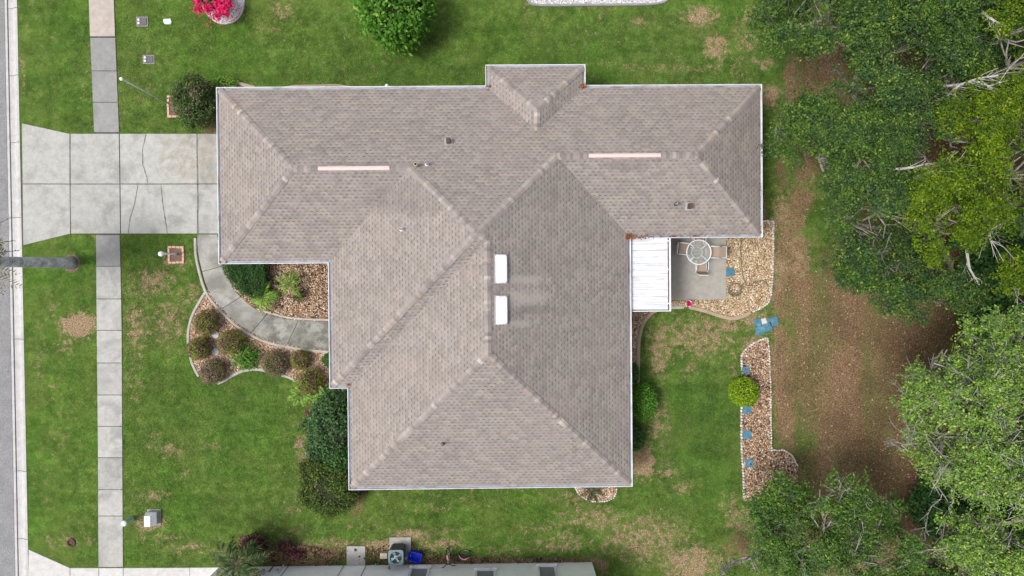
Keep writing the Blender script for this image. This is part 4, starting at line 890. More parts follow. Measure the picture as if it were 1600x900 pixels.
def tree(label, lobes, mat, seed, dens=1.0, leaf=.088, gap=.45, base=None, grp='trees along the back of the yard', name='tree', twigvis=1.0, cl=.30, zspread=1.0, bare=0, twmat=None, lf=1.0, tw2=.10):
    """lobes: (px, py, radius px, z of lobe centre)"""
    rg = np.random.default_rng(seed); Ls = []
    for (px, py, r, z) in lobes:
        s = (HC - z) / FPX; x_, y_ = P(px, py, z); Ls.append((x_, y_, z, r * s))
    Ls = np.array(Ls)
    if base is None: base = (float(Ls[:, 0].mean()), float(Ls[:, 1].mean()))
    t = thing(name, label, 'tree', (base[0], base[1], 0), grp); b0 = np.array([base[0], base[1], 0.])
    segA, segB, rA, rB = [], [], [], []; leavesC = []; leavesN = []; twA, twB, tr = [], [], []
    fork = b0 + np.array([0, 0, float(Ls[:, 2].min()) * .35]); segA.append(b0); segB.append(fork); rA.append(.20 + .02 * len(Ls)); rB.append(.17 + .015 * len(Ls))
    for (x_, y_, z, r) in Ls:
        c = np.array([x_, y_, z]); low = c - np.array([0, 0, r * .5]); m1 = fork * .5 + low * .5 + rg.normal(0, .2, 3); m1[2] = fork[2] * .35 + low[2] * .65
        for a, b, q0, q1 in ((fork, m1, .14, .10), (m1, low, .10, .07)): segA.append(a); segB.append(b); rA.append(q0); rB.append(q1)
        nb_ = 11; tips = []
        for i in range(nb_):
            a = rg.uniform(0, 6.28); u_ = rg.uniform(.15, 1.0); d = np.array([math.cos(a) * math.sqrt(1 - u_ * u_ * .8), math.sin(a) * math.sqrt(1 - u_ * u_ * .8), u_ * .8]); tip = c + d * r * np.array([1, 1, .62]) * rg.uniform(.7, .95)
            m2 = low * .45 + tip * .55 + rg.normal(0, .12, 3); m2[2] -= .1
            for p0, p1, q0, q1 in ((low, m2, .050, .032), (m2, tip, .032, .014)): segA.append(p0); segB.append(p1); rA.append(q0); rB.append(q1)
            tips.append((tip, m2))
        tp = np.array([q[0] for q in tips]); md = np.array([q[1] for q in tips])
        ns = int(5 + r * 2.6); ci = []
        for q in range(ns):
            a = rg.uniform(0, 6.283) if q else 0; u_ = rg.uniform(-.1, .95); hr = math.sqrt(1 - u_ * u_); sr = r * rg.uniform(.30, .50); f_ = rg.uniform(.62, .88)
            sc = c + np.array([math.cos(a) * hr * f_ * r, math.sin(a) * hr * f_ * r, u_ * r * .60])
            n_ = int((80 * sr * sr + 6) * dens); a2 = rg.uniform(0, 6.283, n_); u2 = rg.uniform(-.25, 1, n_); h2_ = np.sqrt(1 - u2 ** 2); rad = rg.uniform(.72, 1.06, n_) * sr
            ci.append(sc + np.stack([np.cos(a2) * h2_ * rad, np.sin(a2) * h2_ * rad, u2 * rad * .8], 1))
        C_ = np.concatenate(ci); g = fbm(C_[:, 0] * .95, C_[:, 1] * .95, C_[:, 2] * .95, seed=seed + 3, o=3); C_ = C_[g > gap + .015]; C_ = C_[C_[:, 2] > .4]
        # inner leaf layer low in the crown, added so its gaps go dark
        ni = int(45 * r * r); ai = rg.uniform(0, 6.283, ni); ri = np.sqrt(rg.uniform(0, 1, ni)) * r * .85; leavesC.append(np.stack([x_ + np.cos(ai) * ri, y_ + np.sin(ai) * ri, np.maximum(z - r * .35 + rg.normal(0, .15, ni), .3)], 1)); leavesN.append(np.zeros((ni, 3)))
        if len(C_) == 0: continue
        # twigs
        dist = ((C_[:, None] - tp[None]) ** 2).sum(-1); j = dist.argmin(1); st = md[j] * .35 + tp[j] * .65
        s2 = C_ + (C_ - st) * .18; kp = rg.uniform(0, 1, len(C_)) < .30; twA.append(st[kp]); twB.append(s2[kp]); tr.append(np.full(kp.sum(), .014))
        for _ in range(2):
            e = C_ + rg.normal(0, cl * .8, C_.shape); kp = rg.uniform(0, 1, len(C_)) < tw2; twA.append((C_ * .7 + st * .3)[kp]); twB.append(e[kp]); tr.append(np.full(kp.sum(), .008))
        k1 = 4; k2 = max(4, int(11 * (.085 / leaf) ** 1.5 * lf)); S1 = np.repeat(C_, k1, 0); S1 = S1 + rg.normal(0, 1, S1.shape) * cl * .62 * np.array([1, 1, .5])
        CC = np.repeat(S1, k2, 0); nn = CC - c; nn /= np.linalg.norm(nn, axis=1)[:, None] + 1e-6
        o_2 = rg.normal(0, 1, CC.shape) * (.03 + .5 * leaf) * np.array([1, 1, .55])
        leavesC.append(CC + o_2); leavesN.append(nn)
    V1, F1 = tubes_np(segA, segB, np.array(rA), np.array(rB), 7); trunk = raw_mesh('trunk', V1, F1, M['bark'], t, True)
    A_, B2 = np.concatenate(twA), np.concatenate(twB); r_ = np.concatenate(tr) * twigvis; parts = [tubes_np(A_, B2, r_, r_ * .45, 3)]
    if bare:
        AA, BB, RA = [], [], []
        for q in Ls[rg.integers(0, len(Ls), bare)]:
            a = rg.uniform(0, 6.28); s0 = np.array([q[0] + math.cos(a) * q[3] * rg.uniform(.1, .8), q[1] + math.sin(a) * q[3] * rg.uniform(.1, .8), q[2] + q[3] * rg.uniform(.30, .5)]); d = np.array([math.cos(a), math.sin(a), .10]) * rg.uniform(.15, .28)
            for k3 in range(4):
                s1 = s0 + d + rg.normal(0, .07, 3); AA.append(s0); BB.append(s1); RA.append(.017 - .003 * k3)
                for _ in range(2): AA.append(s1); BB.append(s1 + d * .7 + rg.normal(0, .13, 3)); RA.append(.008)
                s0 = s1
        parts.append(tubes_np(AA, BB, np.array(RA), np.array(RA) * .5, 3))
    V2, F2 = merge(parts); raw_mesh('twigs', V2, F2, twmat or M['twig'], trunk)
    LC = np.concatenate(leavesC); LN = np.concatenate(leavesN); V3, F3 = leaf_quads(LC, leaf, rg, .45, .55, LN); raw_mesh('crown', V3, F3, mat, t)
    return len(LC)

def shrub(label, px, py, r, mat, seed, h=.8, grp=None, n=2600, leaf=.055, name='shrub', cat='shrub', squash=1.0, ztop=None, lump=.10, up=.35, spread=.06, stemmat='brownbark', flat=.5, core=True):
    """clipped or loose bush: r in px may be (rx, ry)"""
    rg = np.random.default_rng(seed); rx, ry = (r, r) if not hasattr(r, '__len__') else r; zc_ = h * .5; x_, y_ = P(px, py, zc_); s = (HC - zc_) / FPX; rx *= s; ry *= s
    t = thing(name, label, cat, (x_, y_, 0), grp); rz_ = h * .5
    u_ = rg.uniform(-.55, 1, n); a = rg.uniform(0, 6.283, n); rr = np.sqrt(1 - u_ ** 2)
    lp = 1 + lump * 2 * (fbm(np.cos(a) * rr * 2.2 + seed * 3, np.sin(a) * rr * 2.2 + 9, u_ * 2.2 + 5, seed=seed) - .5) * 2
    d = np.stack([np.cos(a) * rr, np.sin(a) * rr, u_], 1); rad = (lp + rg.normal(0, spread, n) - np.abs(rg.normal(0, spread, n)))[:, None]
    C_ = np.array([x_, y_, zc_]) + d * rad * np.array([rx, ry, rz_]); C_[:, 2] = np.maximum(C_[:, 2], .03)
    V_, F_ = leaf_quads(C_, leaf, rg, up, .6, d); cr = raw_mesh('crown', V_, F_, mat, t)
    st = MB()
    for i in range(5):
        a_ = i * 1.26 + seed; st.tube([(x_ + .04 * math.cos(a_), y_ + .04 * math.sin(a_), 0), (x_ + rx * .3 * math.cos(a_), y_ + ry * .3 * math.sin(a_), h * .35), (x_ + rx * .6 * math.cos(a_), y_ + ry * .6 * math.sin(a_), h * .62)], [.03, .022, .012], 6)
    st.build('stem', M[stemmat], t, True)
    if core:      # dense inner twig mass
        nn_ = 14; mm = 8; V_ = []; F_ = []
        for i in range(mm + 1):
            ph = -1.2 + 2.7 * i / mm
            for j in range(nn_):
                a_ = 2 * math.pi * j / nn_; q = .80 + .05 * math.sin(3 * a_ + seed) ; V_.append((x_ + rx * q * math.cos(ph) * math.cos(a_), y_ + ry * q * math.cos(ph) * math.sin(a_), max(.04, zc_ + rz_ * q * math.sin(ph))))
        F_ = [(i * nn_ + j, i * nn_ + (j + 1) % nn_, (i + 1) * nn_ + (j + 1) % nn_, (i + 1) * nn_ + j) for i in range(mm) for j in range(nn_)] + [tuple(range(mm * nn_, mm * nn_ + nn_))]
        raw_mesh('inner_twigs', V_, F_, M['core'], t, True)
    return t
def frond(rg, base, az_, length, rise, droop, mat_w=.16, n=26, lw=.03, bend=0.0):
    """returns leaflets (V,F quads) and midrib segments"""
    L = np.linspace(0, 1, n); hx = math.cos(az_); hy = math.sin(az_)
    out = length * (L * .95); z = base[2] + rise * np.sin(np.minimum(L * 1.6, 1.57)) - droop * L ** 2.2; sx_ = bend * L ** 2 * length
    pts = np.stack([base[0] + hx * out - hy * sx_, base[1] + hy * out + hx * sx_, z], 1)
    tan = np.gradient(pts, axis=0); tan /= np.linalg.norm(tan, axis=1)[:, None]; side = np.cross(tan, [0, 0, 1.]); side /= np.linalg.norm(side, axis=1)[:, None] + 1e-9
    V_ = []; wd = mat_w * length * np.sin(np.clip(L * 1.05 + .08, 0, 1) * np.pi) ** .6
    for sgn in (-1, 1):
        tip = pts + side * sgn * wd[:, None] + tan * wd[:, None] * .7 + rg.normal(0, .02, pts.shape) - np.array([0, 0, 1.]) * wd[:, None] * .25
        mid_ = (pts + tip) / 2 + np.array([0, 0, .01]); V_.append(np.stack([pts, mid_ + tan * lw, tip, mid_ - tan * lw], 1)[2:])
    V_ = np.concatenate(V_).reshape(-1, 3); return (V_, np.arange(len(V_)).reshape(-1, 4)), (pts[:-1], pts[1:])
def palmlike(label, px, py, z0, length, nf, mat, seed, grp=None, name='cycad', cat='cycad', rise=.25, droop=.35, trunk=None, mat_w=.16, lw=.02, azs=None, zpx=None, n=26, cat_trunk='palmtrunk', root=None):
    rg = np.random.default_rng(seed); x_, y_ = P(px, py, z0); bx, by = root if root else (x_, y_)
    t = thing(name, label, cat, (bx, by, 0), grp); LV = []; A_ = []; B2 = []
    for i in range(nf):
        a = (azs[i] if azs else 2 * math.pi * i / nf + rg.normal(0, .18)); ln = length * rg.uniform(.75, 1.1)
        lf, (pa, pb) = frond(rg, (x_, y_, z0), a, ln, rise * rg.uniform(.5, 1.6), droop * rg.uniform(.6, 1.4), mat_w, n, lw, rg.normal(0, .15)); LV.append(lf); A_.append(pa); B2.append(pb)
    V_, F_ = merge(LV); fr = raw_mesh('fronds', V_, F_, mat, t); A_ = np.concatenate(A_); B2 = np.concatenate(B2); V_, F_ = tubes_np(A_, B2, .012, .010, 4); raw_mesh('midribs', V_, F_, M['brownbark'], fr)
    m_ = MB()
    if trunk: trunk(m_)
    else: m_.lathe((x_, y_, 0), [(.11, 0), (.13, z0 * .5), (.10, z0), (.03, z0 + .04)], 10)
    m_.build('trunk', M[cat_trunk if trunk else 'brownbark'], t, True); return t

# back-of-yard trees -----------------------------------------------------------
tree('large dark green oak filling the top of the photo above the bare brown gap', [(1250, 35, 62, 6.5), (1310, 30, 66, 7), (1370, 55, 62, 7.4), (1430, 35, 72, 7.6), (1495, 60, 62, 7.2), (1300, -40, 90, 7), (1450, -50, 100, 7.4), (1215, 10, 40, 5.6)], M['oak'], 11, base=P(1400, 20, 0), bare=4, twmat=M['oaktwig'], tw2=.0)
tree('dark green oak between the brown gap and the tangle of grey branches', [(1345, 130, 56, 6.8), (1400, 120, 66, 7.5), (1460, 130, 62, 7.6), (1420, 180, 56, 7.2), (1490, 150, 44, 7)], M['oak2'], 12, base=P(1440, 150, 0), bare=4, twmat=M['oaktwig'], tw2=.0)
tree('spreading oak whose left side reaches nearest the east end of the roof', [(1256, 200, 44, 5.6), (1242, 172, 26, 5.2), (1300, 195, 58, 6.4), (1355, 220, 62, 7), (1290, 245, 46, 6), (1400, 250, 52, 7), (1340, 280, 50, 6.6), (1222, 212, 28, 5.3), (1230, 190, 24, 5.2)], M['oak'], 13, base=P(1350, 230, 0), bare=4, twmat=M['oaktwig'], tw2=.0)
tree('dark oak left of the yellow green tree hanging over the brown clearing', [(1335, 345, 56, 6.2), (1385, 330, 56, 7), (1330, 400, 38, 5.6), (1375, 400, 56, 6.4), (1410, 445, 50, 6.2), (1460, 440, 46, 6.2), (1370, 440, 36, 5.6), (1500, 455, 30, 6), (1400, 290, 40, 6.8)], M['oak2'], 14, base=P(1420, 370, 0), bare=4, twmat=M['oaktwig'], tw2=.0)
tree('olive yellow green tree between the dark oaks and the deep black gap', [(1460, 300, 50, 7.6), (1505, 310, 56, 8), (1475, 350, 50, 7.8), (1520, 350, 42, 7.4), (1445, 340, 36, 7.2)], M['yellowgreen'], 15, base=P(1500, 330, 0), bare=7, twmat=M['oaktwig'], tw2=.0)
tree('yellow green tree at the top right corner', [(1580, 50, 50, 8), (1590, 100, 46, 8), (1540, 150, 34, 7.6), (1610, 10, 60, 8), (1650, 70, 70, 8)], M['yellowgreen'], 16, base=P(1630, 70, 0), bare=4, twmat=M['oaktwig'], tw2=.0)
tree('yellow green tree on the right edge below the tangle of bare grey branches', [(1500, 215, 48, 7.6), (1550, 200, 56, 8), (1590, 180, 52, 8), (1560, 255, 56, 8), (1600, 270, 56, 8), (1500, 190, 36, 7.4), (1590, 320, 34, 7.5), (1650, 220, 70, 8)], M['yellowgreen'], 17, base=P(1590, 235, 0), bare=8, twmat=M['oaktwig'], tw2=.0)
tree('small bright yellow green treetop at the middle of the right edge', [(1592, 415, 28, 7), (1600, 450, 34, 7), (1640, 430, 50, 7)], M['yellowgreen'], 18, base=P(1630, 430, 0), twmat=M['oaktwig'], tw2=.0)
LG = 'lightgreen'
tree('big light green tree with many grey twigs in the lower right of the photo', [(1436, 640, 44, 6.5), (1468, 582, 46, 7), (1510, 620, 66, 8), (1430, 695, 42, 6.4), (1490, 690, 62, 7.5), (1560, 660, 72, 8.4), (1540, 730, 62, 8), (1600, 600, 66, 8), (1610, 730, 60, 8), (1480, 745, 44, 6.6), (1650, 660, 80, 8)], M[LG], 21, gap=.40, base=P(1560, 660, 0), twigvis=1.7, bare=70, tw2=.5, dens=.9)
tree('light green tree just below the deep black gap at the right edge', [(1530, 530, 38, 6.6), (1570, 520, 44, 7.2), (1600, 545, 44, 7.2), (1510, 555, 30, 6.2)], M[LG], 22, gap=.42, base=P(1590, 540, 0), twigvis=1.7, bare=14, tw2=.4, dens=.85)
tree('light green twiggy tree in the bottom right corner', [(1490, 830, 38, 6), (1530, 850, 52, 6.8), (1580, 830, 52, 7), (1600, 890, 56, 7), (1530, 900, 46, 6.6), (1650, 860, 70, 7)], M[LG], 23, gap=.42, base=P(1580, 880, 0), twigvis=1.8, bare=26, tw2=.5, dens=.9)
tree('mid green tree at the bottom edge left of the dark red brown hollow', [(1290, 790, 40, 5), (1320, 775, 40, 5.2), (1300, 835, 46, 5.2), (1345, 830, 36, 5), (1330, 880, 50, 5.4), (1270, 860, 44, 5), (1375, 890, 38, 5), (1380, 790, 22, 4.6)], M['midgreen'], 24, gap=.44, base=P(1325, 850, 0), twigvis=1.1, bare=8)
tree('low mid green tree covering the bottom end of the long back bed', [(1195, 790, 30, 3.6), (1225, 770, 30, 3.6), (1200, 825, 36, 4), (1240, 815, 36, 4), (1215, 865, 38, 4), (1180, 875, 30, 3.8), (1250, 870, 34, 4), (1140, 890, 22, 3.2)], M['midgreen'], 25, gap=.42, base=P(1215, 835, 0), twigvis=1.0, bare=3)
tree('small green tree on the bottom edge between mid green and light green crowns', [(1440, 850, 40, 4.6), (1420, 890, 40, 4.4), (1470, 890, 40, 4.6), (1395, 830, 0.1, 4)], M['midgreen'], 26, gap=.42, base=P(1440, 880, 0), bare=8)
tree('unseen oak added beyond the right edge to shade the light green trees', [(1720, 620, 110, 8), (1740, 800, 110, 8), (1700, 500, 80, 8)], M[LG], 31, dens=.5, leaf=.2, base=P(1740, 650, 0))  # out of view, added to block light from the right
tree('unseen oak added beyond the right edge to shade the yellow green trees', [(1740, 120, 110, 8), (1730, 300, 110, 8), (1760, -40, 110, 8)], M['oak2'], 32, dens=.5, leaf=.2, base=P(1740, 200, 0))  # likewise unseen, added to keep light out of the gaps
for i, (px, py, r, hh__, lb) in enumerate([(1560, 440, 62, 3.2, 'dark shrub added to deepen the shade of the gap above the small bright treetop'), (1565, 350, 60, 3.4, 'dark shrub added to deepen the shade under the thick grey limb'), (1560, 490, 50, 2.6, 'dark shrub added as shade between the brown clearing and the lower light green trees'),
        (1590, 800, 60, 3, 'dark shrub added to deepen the shade of the gap above the bottom right tree'), (1530, 110, 60, 3.4, 'dark shrub added to deepen the shade below the tangle of bare limbs'), (1540, 20, 60, 3.4, 'dark shrub added to deepen the shade under the top right yellow green tree'), (1470, 800, 40, 2.2, 'dark shrub added as shade left of the bottom right tree')]):
    shrub(lb, px, py, r, M['darkbush'], 200 + i, h=hh__, n=5200, leaf=.16, lump=.35, spread=.14, grp='dark shrubs added to blacken the gaps in the wood')  # dark fill added where the gaps between crowns are only deep shade
# a tangle of dead grey limbs in the gap between the oak and yellow-green trees
def dead_tree(label, segs, seed, base, grp='bare grey trees among the oaks'):
    rg = np.random.default_rng(seed); t = thing('dead_tree', label, 'dead tree', (*base, 0), grp); limbs = []
    for pl in segs:
        pts = [Vector(P3(a, b, z)) for a, b, z in pl]; n = len(pts); m_ = MB(); m_.tube(pts, [.042 * (1 - i / n) + .012 for i in range(n)], 6); limbs.append(m_)
        for i in range(1, n):
            for _ in range(4):
                d = (pts[i] - pts[i - 1]).normalized(); q = pts[i - 1].lerp(pts[i], rg.uniform(.2, 1)); e = q + d * rg.uniform(.3, .8) + Vector(rg.normal(0, .30, 3)); m_.tube([q, q.lerp(e, .5) + Vector(rg.normal(0, .05, 3)), e], [.014, .010, .006], 4)
    tk = MB(); q = Vector(P3(*segs[0][0])); tk.tube([(base[0], base[1], 0), ((base[0] + q.x) / 2, (base[1] + q.y) / 2, q.z * .6), q], [.14, .11, .075], 8); tk.build('trunk', M['bark'], t, True)
    for b_ in limbs: b_.build('branch', M['twig'], t)
dead_tree('tangle of bare grey limbs over the black gap near the top right', [[(1470, 135, 7.4), (1500, 132, 7.8), (1530, 122, 8.2), (1560, 118, 8.4)], [(1500, 132, 7.8), (1535, 128, 8), (1560, 150, 8)], [(1520, 125, 8), (1545, 135, 8.1), (1575, 125, 8.2)], [(1535, 20, 8), (1550, 30, 8.3), (1566, 42, 8.5)], [(1500, 132, 7.8), (1480, 150, 7.6), (1458, 160, 7.4)]], 1, P(1515, 150, 0))
dead_tree('pale forked dead branch above the olive yellow tree', [[(1430, 278, 7.6), (1450, 270, 7.9), (1470, 270, 8.0), (1495, 274, 8.1)], [(1395, 265, 7.6), (1425, 262, 7.8), (1448, 256, 7.9)], [(1450, 270, 7.9), (1475, 262, 8.1), (1490, 258, 8.2)]], 2, P(1450, 290, 0))
dead_tree('thick grey limb reaching out of the deep black gap', [[(1600, 330, 7), (1580, 342, 7.2), (1560, 352, 7.3), (1540, 362, 7.4)], [(1560, 352, 7.3), (1552, 352, 7.5), (1545, 368, 7.5), (1548, 378, 7.5)], [(1510, 390, 6.5), (1515, 420, 6.6), (1530, 445, 6.6)]], 3, P(1590, 360, 0))

# front-yard and foundation plants ---------------------------------------------
FG = 'round clipped shrubs of the front bed'
for i, (px, py, r, m_, lb) in enumerate([(322, 504, 21, 'brownbush', 'round olive brown shrub nearest the split of path kerb and bed edging'), (361, 535, 21, 'brownbush', 'round olive brown shrub touching the loose bright green plant'), (310, 545, 18.5, 'brownbush', 'round olive shrub furthest left in the front bed, leaning over the lawn edging'),
                                         (332, 581, 21, 'brownbush2', 'grey brown shrub with sparse leaves at the bottom left corner of the front bed'), (429, 568, 21.5, 'brownbush2', 'largest brown round shrub at the lower middle of the front bed'), (469, 562, 16, 'brownbush', 'smallest round green brown shrub in the right half of the front bed'),
                                         (485, 596, 22, 'brownbush', 'dark brown round shrub next to the bright cycads'), (516, 562, 12, 'darkbush', 'small dark shrub half hidden under the west eave')]):
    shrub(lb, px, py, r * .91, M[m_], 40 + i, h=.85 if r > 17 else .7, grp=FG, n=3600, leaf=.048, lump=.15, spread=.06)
shrub('loose bright green plant among the clipped brown shrubs', 384, 558, 19, M['bushgreen'], 52, h=.8, n=900, leaf=.10, lump=.35, spread=.16, core=False)
def hedge():
    pts = S([(351, 406), (414, 406), (416, 430), (414, 452), (408, 462), (395, 465), (380, 458), (368, 446), (358, 434), (353, 420)], .5); t = thing('hedge', 'dense dark green hedge in the corner of the inner bed under the garage eave', 'hedge', (*P(385, 433), 0))
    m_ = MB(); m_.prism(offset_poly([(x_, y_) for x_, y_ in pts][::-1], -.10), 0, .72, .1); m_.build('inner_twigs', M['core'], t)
    rg = np.random.default_rng(3); xs_ = [q[0] for q in pts]; ys_ = [q[1] for q in pts]; n = 9000; x_ = rg.uniform(min(xs_), max(xs_), n); y_ = rg.uniform(min(ys_), max(ys_), n); ok_ = inpoly(x_, y_, pts); x_, y_ = x_[ok_], y_[ok_]
    C_ = np.stack([x_, y_, .76 + .34 * (fbm(x_ * 2.6, y_ * 2.6, seed=2) - .5) * 2 + rg.normal(0, .05, len(x_))], 1); sd_ = []
    for i in range(len(pts)):
        a = np.array(pts[i]); b = np.array(pts[(i + 1) % len(pts)]); n2 = int(np.linalg.norm(b - a) * 420); u_ = rg.uniform(0, 1, n2)[:, None]; q = a + (b - a) * u_ + rg.normal(0, .03, (n2, 2)); sd_.append(np.concatenate([q, rg.uniform(.03, .8, (n2, 1))], 1))
    V_, F_ = leaf_quads(np.concatenate([C_] + sd_), .05, rg, .4); raw_mesh('crown', V_, F_, M['darkbush'], t)
hedge()
CG = 'cycads of the front beds'
palmlike('bright green cycad draping over the inner side of the curved path', 411, 464, .45, .82, 13, M['cycad'], 1, CG, n=30, mat_w=.19)
palmlike('bigger dull green cycad in the middle of the inner rock bed', 452, 444, .5, .85, 9, M['cycad'], 2, CG, n=24, mat_w=.14)
palmlike('small low cycad right of the bigger one in the inner rock bed', 468, 462, .3, .5, 8, M['olive'], 3, CG)
palmlike('yellow green cycad next to the dark brown shrub at the lawn side', 471, 615, .4, .80, 12, M['cycad'], 4, CG, n=30, mat_w=.19)
palmlike('lime green cycad below the notch of the west eave', 509, 622, .5, .72, 13, M['cycad'], 5, CG, n=30, mat_w=.20)
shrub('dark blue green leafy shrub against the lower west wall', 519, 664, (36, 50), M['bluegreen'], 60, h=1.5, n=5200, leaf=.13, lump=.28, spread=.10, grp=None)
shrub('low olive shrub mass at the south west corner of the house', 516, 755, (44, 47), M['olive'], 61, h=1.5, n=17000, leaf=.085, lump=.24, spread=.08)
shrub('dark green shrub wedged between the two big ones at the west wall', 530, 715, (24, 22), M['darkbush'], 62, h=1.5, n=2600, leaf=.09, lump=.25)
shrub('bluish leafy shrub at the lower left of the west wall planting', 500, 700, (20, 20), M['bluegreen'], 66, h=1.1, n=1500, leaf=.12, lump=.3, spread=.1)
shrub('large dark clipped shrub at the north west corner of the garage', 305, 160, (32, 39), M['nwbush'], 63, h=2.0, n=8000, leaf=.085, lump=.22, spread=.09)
shrub('low lime green shrub between the dark clipped shrub and the garage eave', 352, 130, (16, 9), M['cycad'], 64, h=.5, n=900, leaf=.07, lump=.3)
shrub('bushy bright green tree by the top edge above the roof', 616, 14, (54, 52), M['bushgreen'], 65, h=3.2, n=7000, leaf=.17, lump=.22, spread=.12, name='small_tree', cat='tree', up=.25)
shrub('oval green shrub beside the east wall below the tan edging', 1005, 628, (20, 30), M['bushgreen'], 67, h=1.3, n=4200, leaf=.075, lump=.14, spread=.06)
shrub('dark narrow shrub under the east eave above the oval green shrub', 990, 583, (8, 16), M['darkbush'], 68, h=.9, n=1000, leaf=.06)
shrub('dark low shrub under the east eave below the oval green shrub', 992, 684, (14, 22), M['darkbush'], 69, h=.9, n=1800, leaf=.07, lump=.2)
shrub('lime yellow ball shrub on the white edging of the long back bed', 1162, 612, 22.5, M['lime'], 70, h=1.1, n=3800, leaf=.065, lump=.10, spread=.05)
palmlike('dark spiky plant poking out from under the south eave', 924, 765, .55, .72, 14, M['darkpalm'], 9, None, 'spiky_plant', 'plant', rise=.15, droop=.25, mat_w=.13)
shrub('purple leaved shrub behind the dark palm at the bottom edge', 396, 852, (20, 15), M['purple'], 71, h=1.2, n=1300, leaf=.09, lump=.3, spread=.14)
shrub('low purplish shrub in the mulch right of the dark palm', 447, 853, (12, 9), M['purple'], 72, h=.6, n=450, leaf=.08, lump=.3, spread=.15, core=False)
shrub('second low purplish shrub in the mulch nearest the concrete pad', 462, 866, (12, 6), M['purple'], 73, h=.5, n=450, leaf=.08, lump=.3, spread=.15, core=False)
palmlike('ragged dark palm overhanging the end of the neighbouring wall', 370, 880, 2.1, 1.45, 16, M['darkpalm'], 12, None, 'palm', 'palm', rise=.3, droop=.8, mat_w=.20, n=24, lw=.045)
palmlike('young green palm in front of the neighbouring wall beside the dark palm', 388, 872, 1.2, .8, 9, M['midgreen'], 13, None, 'palm', 'palm', rise=.3, droop=.5)
# bougainvillea: green shrub with magenta bracts
t = shrub('magenta flowering bush on the round white stone bed at the top', 332, -4, (27, 22), M['bushgreen'], 74, h=1.0, n=1200, leaf=.08, lump=.3, spread=.12, cat='flowering bush', name='flowering_bush')
rg = np.random.default_rng(21); FC = []
for (px, py, r, nn_) in ((310, 14, 5, 130), (326, 13, 6, 170), (348, 14, 8, 300), (309, 2, 5, 90), (342, 2, 7, 170), (355, 4, 8, 180), (340, 24, 7, 100), (356, 24, 5, 40), (335, 6, 26, 240)):
    c = P3(px, py, .9); FC.append(np.array(c) + rg.normal(0, 1, (nn_, 3)) * np.array([r / 62, r / 62, .10]))
V, FA = leaf_quads(np.concatenate(FC), .085, rg, .5, .8); raw_mesh('blossoms', V, FA, M['flower'], t)
# the street palm: leaning away past the left edge
bx, by = P(112, 411); TZ = 6.6; cxp, cyp = P(-76, 408, TZ)
def palm_trunk(m_):
    pts = []; rad = []
    for i in range(15):
        u_ = i / 14; z = -0.02 + TZ * u_; q = Vector((bx, by, 0)).lerp(Vector((cxp, cyp, 0)), u_ ** 1.25); pts.append((q.x, q.y, z)); rad.append(.25 * (1 - .25 * u_) + (.07 if i == 0 else 0))
    m_.tube(pts, rad, 16)
palmlike('tall street palm whose grey trunk lies across the left edge of the photo', -76, 408, TZ, 2.05, 20, M['palmleaf'], 30, None, 'palm', 'palm', rise=.5, droop=1.3, trunk=palm_trunk, mat_w=.22, n=34, lw=.035, root=(bx, by))
rgp = np.random.default_rng(8); prt = bpy.data.objects['palm.002'] if 'palm.002' in bpy.data.objects else None
LV = []
for (a, ln) in ((-.55, 2.3), (-.30, 1.9), (-.9, 1.8), (2.5, 1.7), (1.2, 1.5)): LV.append(frond(rgp, (cxp, cyp, TZ - .2), a, ln, .1, 1.7, .16, 26, .03)[0])
V, FA = merge(LV); pr_ = [o for o in COL.objects if o.get('label', '').startswith('tall street palm')][0]; raw_mesh('dead_fronds', V, FA, M['straw'], pr_)
m_ = MB(); m_.lathe((bx, by, 0), [(.44, -.02), (.42, .02), (.3, .03)], 16); struct('soil', m_, M['soil'])

# ------------------------------------------------------------ garden furniture
tx, ty = P(1092, 394, .74); t = thing('patio_table', 'round glass topped table with white rim on the patio slab', 'table', (tx, ty, .06))
m_ = MB(); m_.tube([(tx + .56 * math.cos(i * math.pi / 20), ty + .56 * math.sin(i * math.pi / 20), .74) for i in range(40)], .028, 8, closed=True); fr = m_.build('rim', M['chairwhite'], t, True)
m_ = MB(); m_.lathe((tx, ty, .735), [(.545, 0), (.545, .008)], 40); m_.build('glass_top', M['tableglass'], t)
for i in range(4):
    a = math.pi / 4 + i * math.pi / 2; m_ = MB(); m_.tube([(tx + .50 * math.cos(a), ty + .50 * math.sin(a), .07), (tx + .36 * math.cos(a), ty + .36 * math.sin(a), .34), (tx + .24 * math.cos(a), ty + .24 * math.sin(a), .60), (tx + .30 * math.cos(a), ty + .30 * math.sin(a), .69), (tx + .53 * math.cos(a), ty + .53 * math.sin(a), .715)], .027, 8); m_.build('leg', M['chairwhite'], t, True)
m_ = MB(); m_.lathe((tx, ty, .06), [(.05, 0), (.05, .03), (.03, .05), (.015, .1), (.015, .64), (.02, .67), (.02, .68)], 20); m_.build('base', M['chairgrey'], t, True)
m_ = MB(); m_.tube([(tx + .25 * math.cos(i * math.pi / 10), ty + .25 * math.sin(i * math.pi / 10), .40) for i in range(20)], .012, 6, closed=True); m_.build('ring', M['chairwhite'], t, True)
